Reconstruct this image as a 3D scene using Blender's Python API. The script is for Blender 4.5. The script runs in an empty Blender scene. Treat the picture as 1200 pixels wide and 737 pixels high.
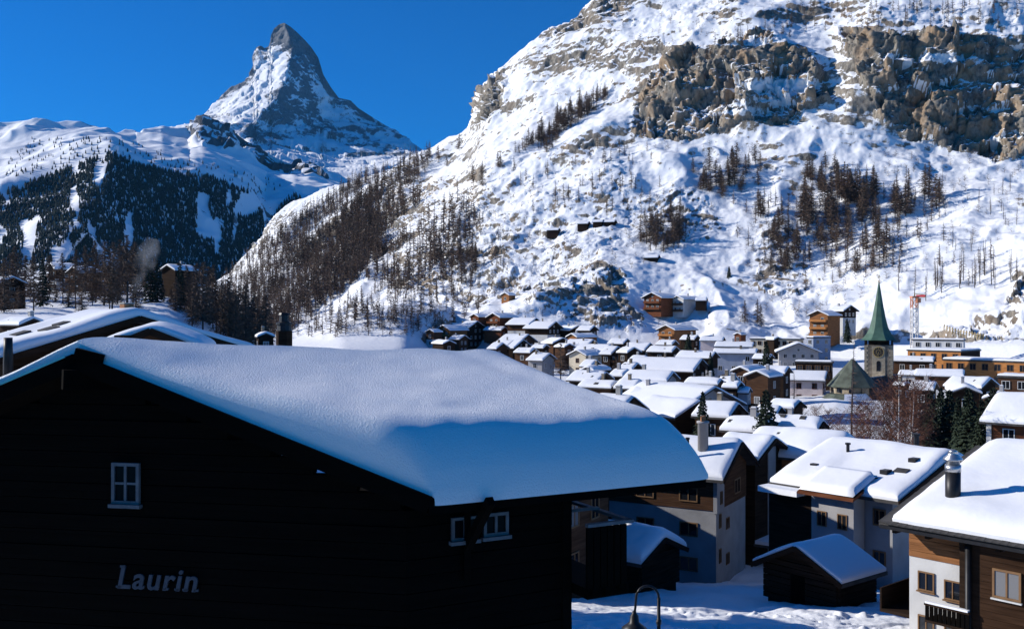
import bpy, math, random
import numpy as np
from mathutils import Vector, Matrix
from mathutils.bvhtree import BVHTree

# ------------------------------------------------------------------ camera, sky, sun, exposure
scene = bpy.context.scene
F, HX, HY = 1150.0, 600.0, 368.5            # focal length and centre in photo pixels (1200 x 737)
cam_d = bpy.data.cameras.new("camera"); cam = bpy.data.objects.new("camera", cam_d)
scene.collection.objects.link(cam); scene.camera = cam
cam.location = (0, 0, 0); cam.rotation_euler = (math.pi / 2, 0, 0)
cam_d.sensor_width = 36; cam_d.lens = 36 * F / 1200; cam_d.clip_start = 0.5; cam_d.clip_end = 60000
SUN_EL, SUN_AZ = 24.5, 79.0                  # elevation, degrees left of the view direction (+Y)
world = bpy.data.worlds.new("World"); scene.world = world; world.use_nodes = True
wn = world.node_tree; bg = wn.nodes["Background"]
sky = wn.nodes.new("ShaderNodeTexSky"); sky.sky_type = 'NISHITA'; sky.sun_disc = False
sky.sun_elevation = math.radians(SUN_EL); sky.sun_rotation = math.radians(-SUN_AZ)
sky.altitude = 2200; sky.air_density = 1.0; sky.dust_density = 0.0; sky.ozone_density = 3.5
tint = wn.nodes.new("ShaderNodeMix"); tint.data_type = 'RGBA'; tint.blend_type = 'MULTIPLY'; tint.inputs['Factor'].default_value = 1.0
tint.inputs['B'].default_value = (0.05, 0.80, 1.60, 1)      # the deep, polarised blue of the whole sky
wn.links.new(sky.outputs[0], tint.inputs['A']); wn.links.new(tint.outputs['Result'], bg.inputs[0]); bg.inputs[1].default_value = 0.069
sd = bpy.data.lights.new("sun", 'SUN'); sd.energy = 5.0; sd.angle = math.radians(0.53); sd.color = (1.0, 0.95, 0.87)
sun = bpy.data.objects.new("sun", sd); scene.collection.objects.link(sun)
_e, _a = math.radians(SUN_EL), math.radians(SUN_AZ)
SUN_DIR = Vector((-math.sin(_a) * math.cos(_e), math.cos(_a) * math.cos(_e), math.sin(_e)))
sun.rotation_euler = SUN_DIR.to_track_quat('Z', 'Y').to_euler()
scene.view_settings.view_transform = 'Standard'; scene.view_settings.look = 'None'
scene.view_settings.exposure = 0.22; scene.view_settings.gamma = 1.0
scene.cycles.max_bounces = 4; scene.cycles.diffuse_bounces = 1; scene.cycles.volume_bounces = 0
scene.cycles.use_denoising = True

rnd = random.Random(7)
COL = scene.collection
def P(px, py, D): return Vector(((px - HX) / F * D, D, (HY - py) / F * D))

# ------------------------------------------------------------------ noise (numpy)
_rs = np.random.RandomState(3); _perm = _rs.permutation(256); _perm = np.concatenate([_perm] * 3); _val = _rs.rand(256) * 2 - 1
def vnoise(p):
    i = np.floor(p).astype(np.int64); f = p - i; f = f * f * f * (f * (f * 6 - 15) + 10); i &= 255
    x, y, z = i[..., 0], i[..., 1], i[..., 2]; r = 0
    for dx in (0, 1):
        wx = f[..., 0] if dx else 1 - f[..., 0]; a = _perm[(x + dx) & 255]
        for dy in (0, 1):
            wy = f[..., 1] if dy else 1 - f[..., 1]; b = _perm[a + ((y + dy) & 255)]
            for dz in (0, 1):
                wz = f[..., 2] if dz else 1 - f[..., 2]
                r = r + wx * wy * wz * _val[_perm[b + ((z + dz) & 255)]]
    return r
_rot = np.array([[0.36, 0.48, -0.8], [-0.8, 0.6, 0.0], [0.48, 0.64, 0.6]])
def fbm(p, octv=4, gain=0.5):
    r, a = 0, 1.0
    for k in range(octv): r = r + a * vnoise(p); p = (p @ _rot) * 2.03 + 17.3; a *= gain
    return r
def ridged(p, octv=4, gain=0.5):
    r, a = 0, 1.0
    for k in range(octv): r = r + a * (1 - 2 * np.abs(vnoise(p))); p = (p @ _rot) * 2.03 + 31.7; a *= gain
    return r
def facets(p, s):
    """blocky displacement: every cell of a jittered lattice is a tilted plane of its own; returns (value, edge distance)"""
    q = p / s; b = np.floor(q).astype(np.int64); best = np.full(q.shape[:-1], 9.); sec = best.copy(); out = np.zeros(best.shape)
    for dx in (-1, 0, 1):
        for dy in (-1, 0, 1):
            for dz in (-1, 0, 1):
                c = b + [dx, dy, dz]; h = _perm[_perm[_perm[c[..., 0] & 255] + (c[..., 1] & 255)] + (c[..., 2] & 255)]
                rv = [_val[_perm[h + 7 * k + 1]] for k in range(7)]
                d = q - (c + .5 + .45 * np.stack(rv[:3], -1)); dd = np.sqrt((d * d).sum(-1)); v = rv[3] + 1.3 * (d[..., 0] * rv[4] + d[..., 1] * rv[5] + d[..., 2] * rv[6])
                n = dd < best; sec = np.where(n, best, np.minimum(sec, dd)); out = np.where(n, v, out); best = np.where(n, dd, best)
    return out, sec - best
def sstep(a, b, x): t = np.clip((x - a) / (b - a), 0, 1); return t * t * (3 - 2 * t)
def blur(a, n, axis):
    k = np.ones(n) / n; pad = n // 2
    w = [(0, 0)] * a.ndim; w[axis] = (pad, n - 1 - pad)
    b = np.pad(a, w, mode='edge'); c = np.cumsum(np.insert(b, 0, 0, axis=axis), axis=axis)
    s0 = [slice(None)] * a.ndim; s1 = list(s0); s0[axis] = slice(n, None); s1[axis] = slice(None, -n)
    return (c[tuple(s0)] - c[tuple(s1)]) / n
def inpoly(X, Y, poly):
    m = np.zeros(X.shape, bool); n = len(poly)
    for i in range(n):
        x0, y0 = poly[i]; x1, y1 = poly[(i + 1) % n]
        if y0 == y1: continue
        c = ((y0 > Y) != (y1 > Y)) & (X < (x1 - x0) * (Y - y0) / (y1 - y0) + x0); m ^= c
    return m

# ------------------------------------------------------------------ materials
MATS = {}
def node(nt, t, **kw):
    n = nt.nodes.new(t)
    for k, v in kw.items(): setattr(n, k, v)
    return n
def new_mat(name):
    m = bpy.data.materials.new(name); m.use_nodes = True; MATS[name] = m
    nt = m.node_tree; return m, nt, nt.nodes["Principled BSDF"]
def simple(name, col, rough=0.8, var=0.25, scale=3.0, bump=0.0, bscale=20.0, stretch=(1, 1, 1), metallic=0.0, spec=0.3, coords='Object'):
    m, nt, b = new_mat(name)
    tc = node(nt, "ShaderNodeTexCoord"); mp = node(nt, "ShaderNodeMapping"); mp.inputs['Scale'].default_value = stretch
    nt.links.new(tc.outputs[coords], mp.inputs[0])
    nz = node(nt, "ShaderNodeTexNoise"); nz.inputs['Scale'].default_value = scale; nz.inputs['Detail'].default_value = 6
    nt.links.new(mp.outputs[0], nz.inputs['Vector'])
    cr = node(nt, "ShaderNodeValToRGB")
    lo = [max(0, c * (1 - var)) for c in col]; hi = [min(1, c * (1 + var)) for c in col]
    cr.color_ramp.elements[0].position = .3; cr.color_ramp.elements[1].position = .7
    cr.color_ramp.elements[0].color = (*lo, 1); cr.color_ramp.elements[1].color = (*hi, 1)
    nt.links.new(nz.outputs[0], cr.inputs[0]); nt.links.new(cr.outputs[0], b.inputs['Base Color'])
    b.inputs['Roughness'].default_value = rough; b.inputs['Metallic'].default_value = metallic
    b.inputs['Specular IOR Level'].default_value = spec
    if bump:
        n2 = node(nt, "ShaderNodeTexNoise"); n2.inputs['Scale'].default_value = bscale; n2.inputs['Detail'].default_value = 5
        nt.links.new(mp.outputs[0], n2.inputs['Vector'])
        bp = node(nt, "ShaderNodeBump"); bp.inputs['Strength'].default_value = bump; bp.inputs['Distance'].default_value = 0.05
        nt.links.new(n2.outputs[0], bp.inputs['Height']); nt.links.new(bp.outputs[0], b.inputs['Normal'])
    return m
def wood(name, col, var=0.45, board=0.22):
    m, nt, b = new_mat(name)
    tc = node(nt, "ShaderNodeTexCoord"); mp = node(nt, "ShaderNodeMapping"); mp.inputs['Scale'].default_value = (.35, .35, 1 / board)
    nt.links.new(tc.outputs['Object'], mp.inputs[0])
    nz = node(nt, "ShaderNodeTexNoise"); nz.inputs['Scale'].default_value = 1.6; nz.inputs['Detail'].default_value = 5
    nt.links.new(mp.outputs[0], nz.inputs['Vector'])
    cr = node(nt, "ShaderNodeValToRGB"); cr.color_ramp.elements[0].position = .25; cr.color_ramp.elements[1].position = .75
    cr.color_ramp.elements[0].color = (*[c * (1 - var) for c in col], 1); cr.color_ramp.elements[1].color = (*[c * (1 + var) for c in col], 1)
    nt.links.new(nz.outputs[0], cr.inputs[0]); nt.links.new(cr.outputs[0], b.inputs['Base Color'])
    wv = node(nt, "ShaderNodeTexWave", wave_type='BANDS', bands_direction='Z', wave_profile='SAW'); wv.inputs['Scale'].default_value = 0.5 / board
    wv.inputs['Distortion'].default_value = .15
    nt.links.new(tc.outputs['Object'], wv.inputs['Vector'])
    bp = node(nt, "ShaderNodeBump"); bp.inputs['Strength'].default_value = .5; bp.inputs['Distance'].default_value = .03
    nt.links.new(wv.outputs[1], bp.inputs['Height']); nt.links.new(bp.outputs[0], b.inputs['Normal'])
    b.inputs['Roughness'].default_value = .9; b.inputs['Specular IOR Level'].default_value = .04
    return m
def snow_mat(name, bscale, bstr, dist, lump=0.8, lstr=.3):
    m, nt, b = new_mat(name)
    tc = node(nt, "ShaderNodeTexCoord")
    n1 = node(nt, "ShaderNodeTexNoise"); n1.inputs['Scale'].default_value = bscale; n1.inputs['Detail'].default_value = 8; n1.inputs['Roughness'].default_value = .65
    n2 = node(nt, "ShaderNodeTexNoise"); n2.inputs['Scale'].default_value = lump; n2.inputs['Detail'].default_value = 3
    for n in (n1, n2): nt.links.new(tc.outputs['Object'], n.inputs['Vector'])
    b1 = node(nt, "ShaderNodeBump"); b1.inputs['Strength'].default_value = bstr; b1.inputs['Distance'].default_value = dist
    b2 = node(nt, "ShaderNodeBump"); b2.inputs['Strength'].default_value = lstr; b2.inputs['Distance'].default_value = .15
    nt.links.new(n2.outputs[0], b2.inputs['Height']); nt.links.new(n1.outputs[0], b1.inputs['Height'])
    nt.links.new(b2.outputs[0], b1.inputs['Normal']); nt.links.new(b1.outputs[0], b.inputs['Normal'])
    b.inputs['Base Color'].default_value = (.88, .89, .91, 1); b.inputs['Roughness'].default_value = .6; b.inputs['Specular IOR Level'].default_value = .25
    return m
def terrain_mat(name, nscale, rock_lo, rock_hi, warm, warm_amt=.5, sharp=.06, namp=.9, bump=.5, bdist=1.0, snowcol=(.87, .88, .9), snow_bump=.12):
    """snow over rock: 'rock' point attribute plus fine noise decides where rock shows"""
    m, nt, b = new_mat(name); L = nt.links.new
    at = node(nt, "ShaderNodeAttribute", attribute_name="rock"); aw = node(nt, "ShaderNodeAttribute", attribute_name="warm")
    tc = node(nt, "ShaderNodeTexCoord")
    nz = node(nt, "ShaderNodeTexNoise"); nz.inputs['Scale'].default_value = nscale; nz.inputs['Detail'].default_value = 10; nz.inputs['Roughness'].default_value = .62
    L(tc.outputs['Object'], nz.inputs['Vector'])
    ma = node(nt, "ShaderNodeMath", operation='MULTIPLY_ADD'); ma.inputs[1].default_value = namp; L(nz.outputs[0], ma.inputs[0])
    sb = node(nt, "ShaderNodeMath", operation='SUBTRACT'); L(at.outputs['Fac'], sb.inputs[0]); sb.inputs[1].default_value = namp * .5; L(sb.outputs[0], ma.inputs[2])
    mr = node(nt, "ShaderNodeMapRange", interpolation_type='SMOOTHSTEP'); mr.inputs['From Min'].default_value = .5 - sharp; mr.inputs['From Max'].default_value = .5 + sharp
    L(ma.outputs[0], mr.inputs['Value'])
    n2 = node(nt, "ShaderNodeTexNoise"); n2.inputs['Scale'].default_value = nscale * 2.3; n2.inputs['Detail'].default_value = 10; n2.inputs['Roughness'].default_value = .7
    mp = node(nt, "ShaderNodeMapping"); mp.inputs['Scale'].default_value = (1, 1, .45); L(tc.outputs['Object'], mp.inputs[0]); L(mp.outputs[0], n2.inputs['Vector'])
    cr = node(nt, "ShaderNodeValToRGB"); cr.color_ramp.elements[0].position = .35; cr.color_ramp.elements[1].position = .68
    cr.color_ramp.elements[0].color = (*rock_lo, 1); cr.color_ramp.elements[1].color = (*rock_hi, 1); L(n2.outputs[0], cr.inputs[0])
    n3 = node(nt, "ShaderNodeTexNoise"); n3.inputs['Scale'].default_value = nscale * .35; n3.inputs['Detail'].default_value = 4; L(mp.outputs[0], n3.inputs['Vector'])
    mw = node(nt, "ShaderNodeMapRange"); mw.inputs['From Min'].default_value = .45; mw.inputs['From Max'].default_value = .62; mw.inputs['To Max'].default_value = warm_amt; L(n3.outputs[0], mw.inputs['Value'])
    mm = node(nt, "ShaderNodeMath", operation='MULTIPLY'); L(mw.outputs[0], mm.inputs[0]); L(aw.outputs['Fac'], mm.inputs[1])
    mx = node(nt, "ShaderNodeMix", data_type='RGBA'); L(mm.outputs[0], mx.inputs['Factor']); L(cr.outputs[0], mx.inputs['A']); mx.inputs['B'].default_value = (*warm, 1)
    m2 = node(nt, "ShaderNodeMix", data_type='RGBA'); L(mr.outputs[0], m2.inputs['Factor']); m2.inputs['A'].default_value = (*snowcol, 1); L(mx.outputs['Result'], m2.inputs['B'])
    L(m2.outputs['Result'], b.inputs['Base Color'])
    bp = node(nt, "ShaderNodeBump"); bp.inputs['Distance'].default_value = bdist; L(n2.outputs[0], bp.inputs['Height'])
    bs = node(nt, "ShaderNodeMath", operation='MULTIPLY_ADD'); L(mr.outputs[0], bs.inputs[0]); bs.inputs[1].default_value = bump; bs.inputs[2].default_value = snow_bump
    L(bs.outputs[0], bp.inputs['Strength']); L(bp.outputs[0], b.inputs['Normal'])
    b.inputs['Roughness'].default_value = .75; b.inputs['Specular IOR Level'].default_value = .15
    return m

# ------------------------------------------------------------------ object helpers
def tag(o, label=None, cat=None, group=None, kind=None):
    if label: o["label"] = label
    if cat: o["category"] = cat
    if group: o["group"] = group
    if kind: o["kind"] = kind
    return o
class MB:
    """collects faces; build() links them as one mesh object"""
    def __init__(s): s.v = []; s.f = []; s.m = []
    def add(s, vs, fs, mi=0):
        o = len(s.v); s.v += [tuple(v) for v in vs]
        for f in fs: s.f.append([o + i for i in f]); s.m.append(mi)
    def box(s, x0, x1, y0, y1, z0, z1, mi=0, M=None):
        vs = [Vector((x, y, z)) for z in (z0, z1) for y in (y0, y1) for x in (x0, x1)]
        if M: vs = [M @ v for v in vs]
        s.add(vs, [(0, 2, 3, 1), (4, 5, 7, 6), (0, 1, 5, 4), (2, 6, 7, 3), (0, 4, 6, 2), (1, 3, 7, 5)], mi)
    def bar(s, a, b, w, h=None, mi=0):
        a, b = Vector(a), Vector(b); h = h or w; d = (b - a).normalized()
        up = Vector((0, 0, 1)) if abs(d.z) < .95 else Vector((0, 1, 0))
        r = d.cross(up).normalized(); u = r.cross(d)
        vs = [p + r * (w / 2 * sx) + u * (h / 2 * sy) for p in (a, b) for sx, sy in ((-1, -1), (1, -1), (1, 1), (-1, 1))]
        s.add(vs, [(3, 2, 1, 0), (4, 5, 6, 7), (0, 1, 5, 4), (1, 2, 6, 5), (2, 3, 7, 6), (3, 0, 4, 7)], mi)
    def lathe(s, c, prof, n=10, mi=0):
        c = Vector(c); vs = []
        for r, z in prof:
            for k in range(n): a = 2 * math.pi * k / n; vs.append(c + Vector((r * math.cos(a), r * math.sin(a), z)))
        fs = [(i * n + k, i * n + (k + 1) % n, (i + 1) * n + (k + 1) % n, (i + 1) * n + k) for i in range(len(prof) - 1) for k in range(n)]
        fs.append(tuple(range(n - 1, -1, -1))); fs.append(tuple((len(prof) - 1) * n + k for k in range(n)))
        s.add(vs, fs, mi)
    def tube(s, pts, rad, n=6, mi=0):
        pts = [Vector(p) for p in pts]; vs = []; rr = rad if isinstance(rad, (list, tuple)) else [rad] * len(pts)
        for i, p in enumerate(pts):
            d = (pts[min(i + 1, len(pts) - 1)] - pts[max(i - 1, 0)]).normalized()
            up = Vector((0, 0, 1)) if abs(d.z) < .9 else Vector((0, 1, 0)); r = d.cross(up).normalized(); u = r.cross(d)
            for k in range(n): a = 2 * math.pi * k / n; vs.append(p + (r * math.cos(a) + u * math.sin(a)) * rr[i])
        fs = [(i * n + k, i * n + (k + 1) % n, (i + 1) * n + (k + 1) % n, (i + 1) * n + k) for i in range(len(pts) - 1) for k in range(n)]
        fs.append(tuple(range(n - 1, -1, -1))); fs.append(tuple((len(pts) - 1) * n + k for k in range(n)))
        s.add(vs, fs, mi)
    def mesh(s, name, mats, smooth=False):
        me = bpy.data.meshes.new(name); me.from_pydata(s.v, [], s.f)
        for m in (mats if isinstance(mats, (list, tuple)) else [mats]): me.materials.append(MATS[m] if isinstance(m, str) else m)
        me.polygons.foreach_set("material_index", s.m)
        if smooth: me.polygons.foreach_set("use_smooth", [True] * len(s.f))
        me.update(); return me
    def build(s, name, mats, parent=None, smooth=False):
        return link(name, s.mesh(name, mats, smooth), parent)
def link(name, data, parent=None):
    o = bpy.data.objects.new(name, data); COL.objects.link(o)
    if parent: o.parent = parent
    return o
def empty(name, loc, rz=0.0):
    o = bpy.data.objects.new(name, None); COL.objects.link(o); o.location = loc; o.rotation_euler = (0, 0, rz); o.empty_display_size = .5
    return o
def grid_mesh(name, pos, mat, attrs=None, smooth=True):
    nu, nv = pos.shape[:2]; idx = np.arange(nu * nv).reshape(nu, nv)
    q = np.stack([idx[:-1, :-1], idx[1:, :-1], idx[1:, 1:], idx[:-1, 1:]], -1).reshape(-1, 4)
    me = bpy.data.meshes.new(name); me.vertices.add(nu * nv); me.vertices.foreach_set("co", pos.reshape(-1).astype(np.float32))
    me.loops.add(q.size); me.loops.foreach_set("vertex_index", q.reshape(-1).astype(np.int32))
    me.polygons.add(len(q)); me.polygons.foreach_set("loop_start", (np.arange(len(q)) * 4).astype(np.int32))
    me.polygons.foreach_set("loop_total", np.full(len(q), 4, np.int32))
    me.update(calc_edges=True); me.polygons.foreach_set("use_smooth", np.full(len(q), smooth))
    for k, v in (attrs or {}).items():
        a = me.attributes.new(k, 'FLOAT', 'POINT'); a.data.foreach_set("value", v.reshape(-1).astype(np.float32))
    me.materials.append(MATS[mat]); me.update(); return link(name, me), q
def gnormals(pos):
    du = np.gradient(pos, axis=0); dv = np.gradient(pos, axis=1); n = np.cross(du, dv)
    return n / (np.linalg.norm(n, axis=-1, keepdims=True) + 1e-9)
def pix2pos(PX, PY, D): return np.stack([(PX - HX) / F * D, D, (HY - PY) / F * D], -1)
def make_bvh(pos, q): return BVHTree.FromPolygons([tuple(p) for p in pos.reshape(-1, 3).tolist()], q.tolist())
def hit(bvh, px, py):
    h = bvh.ray_cast(Vector((0, 0, 0)), P(px, py, 1).normalized()); return h[0]

# ------------------------------------------------------------------ terrain
terrain_mat("hill_rock_snow", .22, (.09, .082, .072), (.40, .36, .30), (.46, .30, .17), .6, sharp=.09, namp=1.2, bump=.8, bdist=1.2, snow_bump=.3)
terrain_mat("far_rock_snow", .012, (.045, .048, .055), (.15, .15, .155), (.2, .17, .14), .3, sharp=.08, namp=.8, bump=.7, bdist=14.0)
terrain_mat("peak_rock_snow", .034, (.06, .068, .085), (.19, .195, .21), (.24, .21, .18), .25, sharp=.14, namp=1.1, bump=.6, bdist=14.0)
snow_mat("ground_snow", 4.0, .5, .06, .5, .5)
snow_mat("roof_snow", 5.0, .25, .03, .7, .35)
snow_mat("near_roof_snow", 30.0, 1.0, .03, 1.5, .08)

def interp_cols(table, px, key):
    cols = sorted(table); arr = np.array([[c[key] for c in table[k]] for k in cols], float)
    return np.stack([np.interp(px, cols, arr[:, i]) for i in range(arr.shape[1])], -1)     # (n_px, n_lines)
def column_form(table, px, rows, sm_u=9, sm_v=9):
    PYc, Dc = interp_cols(table, px, 0), interp_cols(table, px, 1)
    v = np.concatenate([np.linspace(i, i + 1, n, endpoint=False) for i, n in enumerate(rows)] + [[len(rows)]])
    i0 = np.minimum(v.astype(int), len(rows) - 1); t = v - i0
    PY = PYc[:, i0] * (1 - t) + PYc[:, i0 + 1] * t; D = Dc[:, i0] * (1 - t) + Dc[:, i0 + 1] * t
    for _ in range(2):
        for a in (0, 1): PY = blur(PY, (sm_u, sm_v)[a], a); D = blur(D, (sm_u, sm_v)[a], a)
    return np.repeat(px[:, None], PY.shape[1], 1), PY, D

# --- the sunlit hillside over the village (py, depth) lines for photo columns
HT = {
 190: [(420, 1000), (376, 1080), (371, 1160), (366, 1260), (362, 1350), (359, 1440), (357, 1520), (372, 2100)],
 270: [(428, 760), (384, 820), (366, 930), (352, 1060), (340, 1200), (329, 1330), (321, 1440), (345, 2000)],
 330: [(440, 330), (405, 390), (362, 700), (326, 850), (298, 1000), (275, 1150), (259, 1280), (290, 1800)],
 400: [(452, 280), (409, 330), (355, 590), (310, 720), (270, 880), (238, 1020), (212, 1150), (240, 1700)],
 470: [(452, 300), (408, 350), (350, 530), (300, 640), (250, 770), (212, 900), (186, 1020), (210, 1500)],
 530: [(444, 395), (396, 430), (345, 500), (290, 590), (235, 700), (185, 830), (157, 950), (190, 1400)],
 553: [(444, 392), (396, 427), (342, 495), (284, 580), (225, 688), (165, 815), (142, 900), (178, 1360)],
 566: [(444, 390), (395, 425), (338, 490), (278, 570), (212, 665), (145, 780), (106, 822), (150, 1300)],
 600: [(444, 385), (394, 420), (335, 480), (270, 560), (200, 655), (130, 760), (76, 840), (120, 1250)],
 650: [(444, 380), (393, 415), (330, 475), (262, 550), (190, 640), (105, 740), (37, 830), (90, 1200)],
 700: [(444, 378), (392, 410), (325, 470), (255, 540), (175, 630), (80, 730), (-8, 820), (40, 1150)],
 800: [(446, 372), (392, 405), (320, 460), (245, 530), (158, 620), (62, 680), (-60, 830), (-10, 1150)],
 900: [(448, 362), (393, 395), (315, 450), (240, 520), (150, 610), (55, 645), (-90, 800), (-40, 1150)],
 975: [(451, 350), (395, 380), (312, 440), (237, 510), (145, 595), (50, 640), (-105, 790), (-50, 1150)],
 1020: [(452, 340), (396, 370), (310, 430), (235, 500), (150, 582), (42, 612), (-112, 775), (-60, 1150)],
 1100: [(456, 312), (398, 345), (305, 412), (240, 480), (158, 570), (40, 600), (-130, 760), (-70, 1150)],
 1200: [(460, 288), (400, 320), (300, 388), (235, 462), (165, 550), (38, 582), (-150, 740), (-80, 1150)],
 1400: [(462, 270), (402, 300), (298, 370), (235, 450), (165, 540), (38, 575), (-150, 740), (-80, 1150)]}
px = np.concatenate([np.arange(190, 330, 3.0), np.arange(330, 1230, 1.5), np.arange(1230, 1400, 6.0)])
PX, PY, D = column_form(HT, px, [14, 66, 78, 88, 108, 104, 34], 7, 9)
pos = pix2pos(PX, PY, D)
cliffs = [  # polygon, amount of rock, warmth
 ([(988, 30), (1040, 40), (1120, 36), (1230, 40), (1230, 168), (1180, 172), (1120, 158), (1060, 152), (1030, 130), (1020, 95), (1000, 62)], 1.0, 1.0),
 ([(752, 88), (790, 66), (850, 50), (905, 48), (945, 60), (968, 90), (980, 120), (945, 130), (925, 150), (870, 148), (800, 168), (742, 160)], .72, .9),
 ([(553, 146), (560, 108), (582, 84), (602, 90), (594, 116), (575, 142)], .85, .0),
 ([(628, 54), (660, 26), (700, -4), (745, -8), (735, 14), (690, 34), (645, 58)], .5, .2),
 ([(575, 92), (640, 66), (720, 60), (800, 46), (800, 58), (720, 76), (640, 84), (580, 108)], .34, .15),
 ([(700, 30), (780, 0), (880, -10), (870, 20), (780, 30)], .25, .3),
 ([(880, 18), (960, 0), (1230, 0), (1230, 40), (1000, 34), (900, 44)], .22, .5),
 ([(600, 318), (660, 300), (715, 312), (745, 335), (735, 368), (690, 358), (640, 344), (605, 346)], .5, .5),
 ([(618, 352), (700, 350), (760, 360), (765, 392), (700, 395), (640, 384), (610, 366)], .42, .3),
 ([(450, 250), (520, 205), (575, 205), (600, 240), (590, 330), (540, 350), (470, 335), (420, 300)], .36, .3),
 ([(330, 300), (400, 235), (470, 195), (500, 195), (470, 260), (400, 330)], .46, .1),
 ([(590, 190), (740, 160), (760, 250), (700, 330), (590, 320)], .22, .4),
 ([(740, 215), (820, 205), (850, 250), (800, 285), (745, 268)], .28, .4),
 ([(880, 260), (940, 250), (950, 330), (880, 320)], .3, .3),
 ([(1180, 300), (1230, 296), (1230, 350), (1185, 352)], .5, .4),
 ([(1080, 350), (1230, 350), (1230, 408), (1080, 400)], .28, .3),
 ([(480, 400), (540, 330), (620, 350), (760, 300), (900, 300), (900, 380), (700, 398)], .12, .3), ([(700, 160), (930, 150), (1100, 200), (1230, 190), (1230, 300), (900, 260), (740, 230)], .07, .3), ([(620, 60), (760, 20), (760, 110), (640, 150), (590, 130)], .2, .2)]
rock = np.zeros(PX.shape); warm = np.zeros(PX.shape); cl = np.zeros(PX.shape)
jx = PX + 9 * fbm(pos / 40., 3); jy = PY + 9 * fbm(pos / 33. + 9, 3)
for poly, amt, w in cliffs:
    m = inpoly(jx, jy, poly).astype(float)
    for _ in range(2): m = blur(blur(m, 5, 0), 5, 1)
    rock = np.maximum(rock, m * amt); warm = np.maximum(warm, m * w)
cl = np.maximum(blur(rock, 9, 0), 0)
n = gnormals(pos); n *= np.sign(n[..., 2:3] + 1e-6)
fade = sstep(405, 385, PY)[..., None]
big = 10 * fbm(pos / 130., 3) + 3.6 * ridged(pos * [1, 1, .45] / 62., 3)
pos = pos + n * (big[..., None] - 3) * fade
scale_d = np.clip(D / 600., .8, 2)
rough = .5 * fbm(pos / 6., 3) + 1.1 * fbm(pos / (17. * scale_d[..., None]), 4, .5) * np.clip(scale_d, .8, 1.3)
strata = 2.5 * np.sin((pos[..., 2] + 10 * fbm(pos / 60., 2)) / 3.3)
jit = np.stack([fbm(pos / 14. + k * 9, 3) for k in range(3)], -1)
f1, e1 = facets((pos + 4 * jit) * [1, 1, .55], 24.); f2, e2 = facets((pos + 2 * jit) * [1, 1, .8], 9.); f3, e3 = facets(pos * [1, 1, 1.3], 3.6)
crag = 5.0 * f1 + 2.2 * f2 + .7 * f3 - 1.5 * sstep(.12, 0, e1) + 3 * fbm(pos * [1, 1, .4] / 50. + 3, 2)
pos = pos + n * (rough + sstep(.3, .8, cl) * (crag + .5 * strata) + sstep(.12, .3, cl) * (.8 * f2 + .45 * f3 + .5))[..., None] * fade
# thin tilted ledges: a stair of strata that shows in patches
lt = (pos[..., 2] + .22 * pos[..., 0] + 14 * fbm(pos / 75. + 21, 3)) / 10.; fr = lt - np.floor(lt); lm = sstep(-.05, .35, fbm(pos / 55. + 70, 3)) * (.35 + .65 * sstep(1.2, .9, scale_d))
pos = pos + n * ((sstep(0, .75, fr) - fr) * 4.2 * lm)[..., None] * fade
ledge = sstep(.80, .95, fr) * lm * sstep(-.3, .3, fbm(pos / 9. + 5, 3))
n2 = gnormals(pos); n2 *= np.sign(n2[..., 2:3] + 1e-6)
steep = sstep(.80, .50, n2[..., 2])
patch = fbm(pos / 26. + 40, 4, .6)
bands = fbm(pos * [.35, .35, 2.2] / 20. + 8, 4, .6)
rattr = np.clip(-.045 + .55 * steep + rock * (.56 + .3 * bands) + .14 * patch + .2 * bands + .42 * ledge, -.2, 1.25)
HILL, q = grid_mesh("hillside", pos, "hill_rock_snow", {"rock": rattr, "warm": np.clip(warm + .12, 0, 1)})
tag(HILL, "steep snowy hillside with brown cliffs and bare larches above the village", kind="structure")
HBVH = make_bvh(pos, q)

# --- the far peak: one sharp ridge towards us splits a sunlit face from a shaded one
px = np.arange(150, 560, 1.25)
skyP = [(150, 168), (190, 156), (225, 146), (238, 135), (245, 128), (262, 113), (282, 100), (290, 92), (296, 85), (299, 76), (301, 64), (304, 60), (313, 57), (316, 55), (317, 43), (321, 34), (327, 29), (333, 27), (341, 32), (350, 40), (357, 47), (365, 56), (373, 68), (379, 88), (388, 103), (397, 115), (411, 118), (420, 127), (440, 140), (470, 158), (497, 177), (560, 215)]
sky_y = np.interp(px, *zip(*skyP)); NV = 190
tt = np.concatenate([np.linspace(0, 1, NV) ** .85, [1.12]])
bot = np.interp(px, [150, 560], [262, 262]); PX = np.repeat(px[:, None], NV + 1, 1)
PY = bot[:, None] + (sky_y - bot)[:, None] * np.minimum(tt, 1)[None, :]
ry = [20, 40, 57, 98, 117, 140, 150, 165, 185, 215, 262]; rpx = [331, 338, 343, 333.5, 322, 301, 288, 292, 305, 330, 360]
rD = [9040, 8960, 8860, 8480, 8270, 7960, 7700, 7350, 6900, 6000, 4700]
RP, RD = np.interp(PY, ry, rpx), np.interp(PY, ry, rD)
dl = np.maximum(RP - PX, 0); dr = np.maximum(PX - RP, 0); lowf = sstep(235, 150, PY)
D = RD + dl * (7.5 * lowf + 1) + (dr * 9.0 - 700 * sstep(60, 200, dr)) * lowf + dr * 1.2
D = blur(D, 3, 0); D[:, -1] += 900; PY[:, -1] = PY[:, -2] + 12
pos = pix2pos(PX, PY, D); n = gnormals(pos); n *= -np.sign(n[..., 1:2] + 1e-6)
k = np.ones(PX.shape); k[:, -2:] = 0; up = sstep(235, 170, PY)
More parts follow.
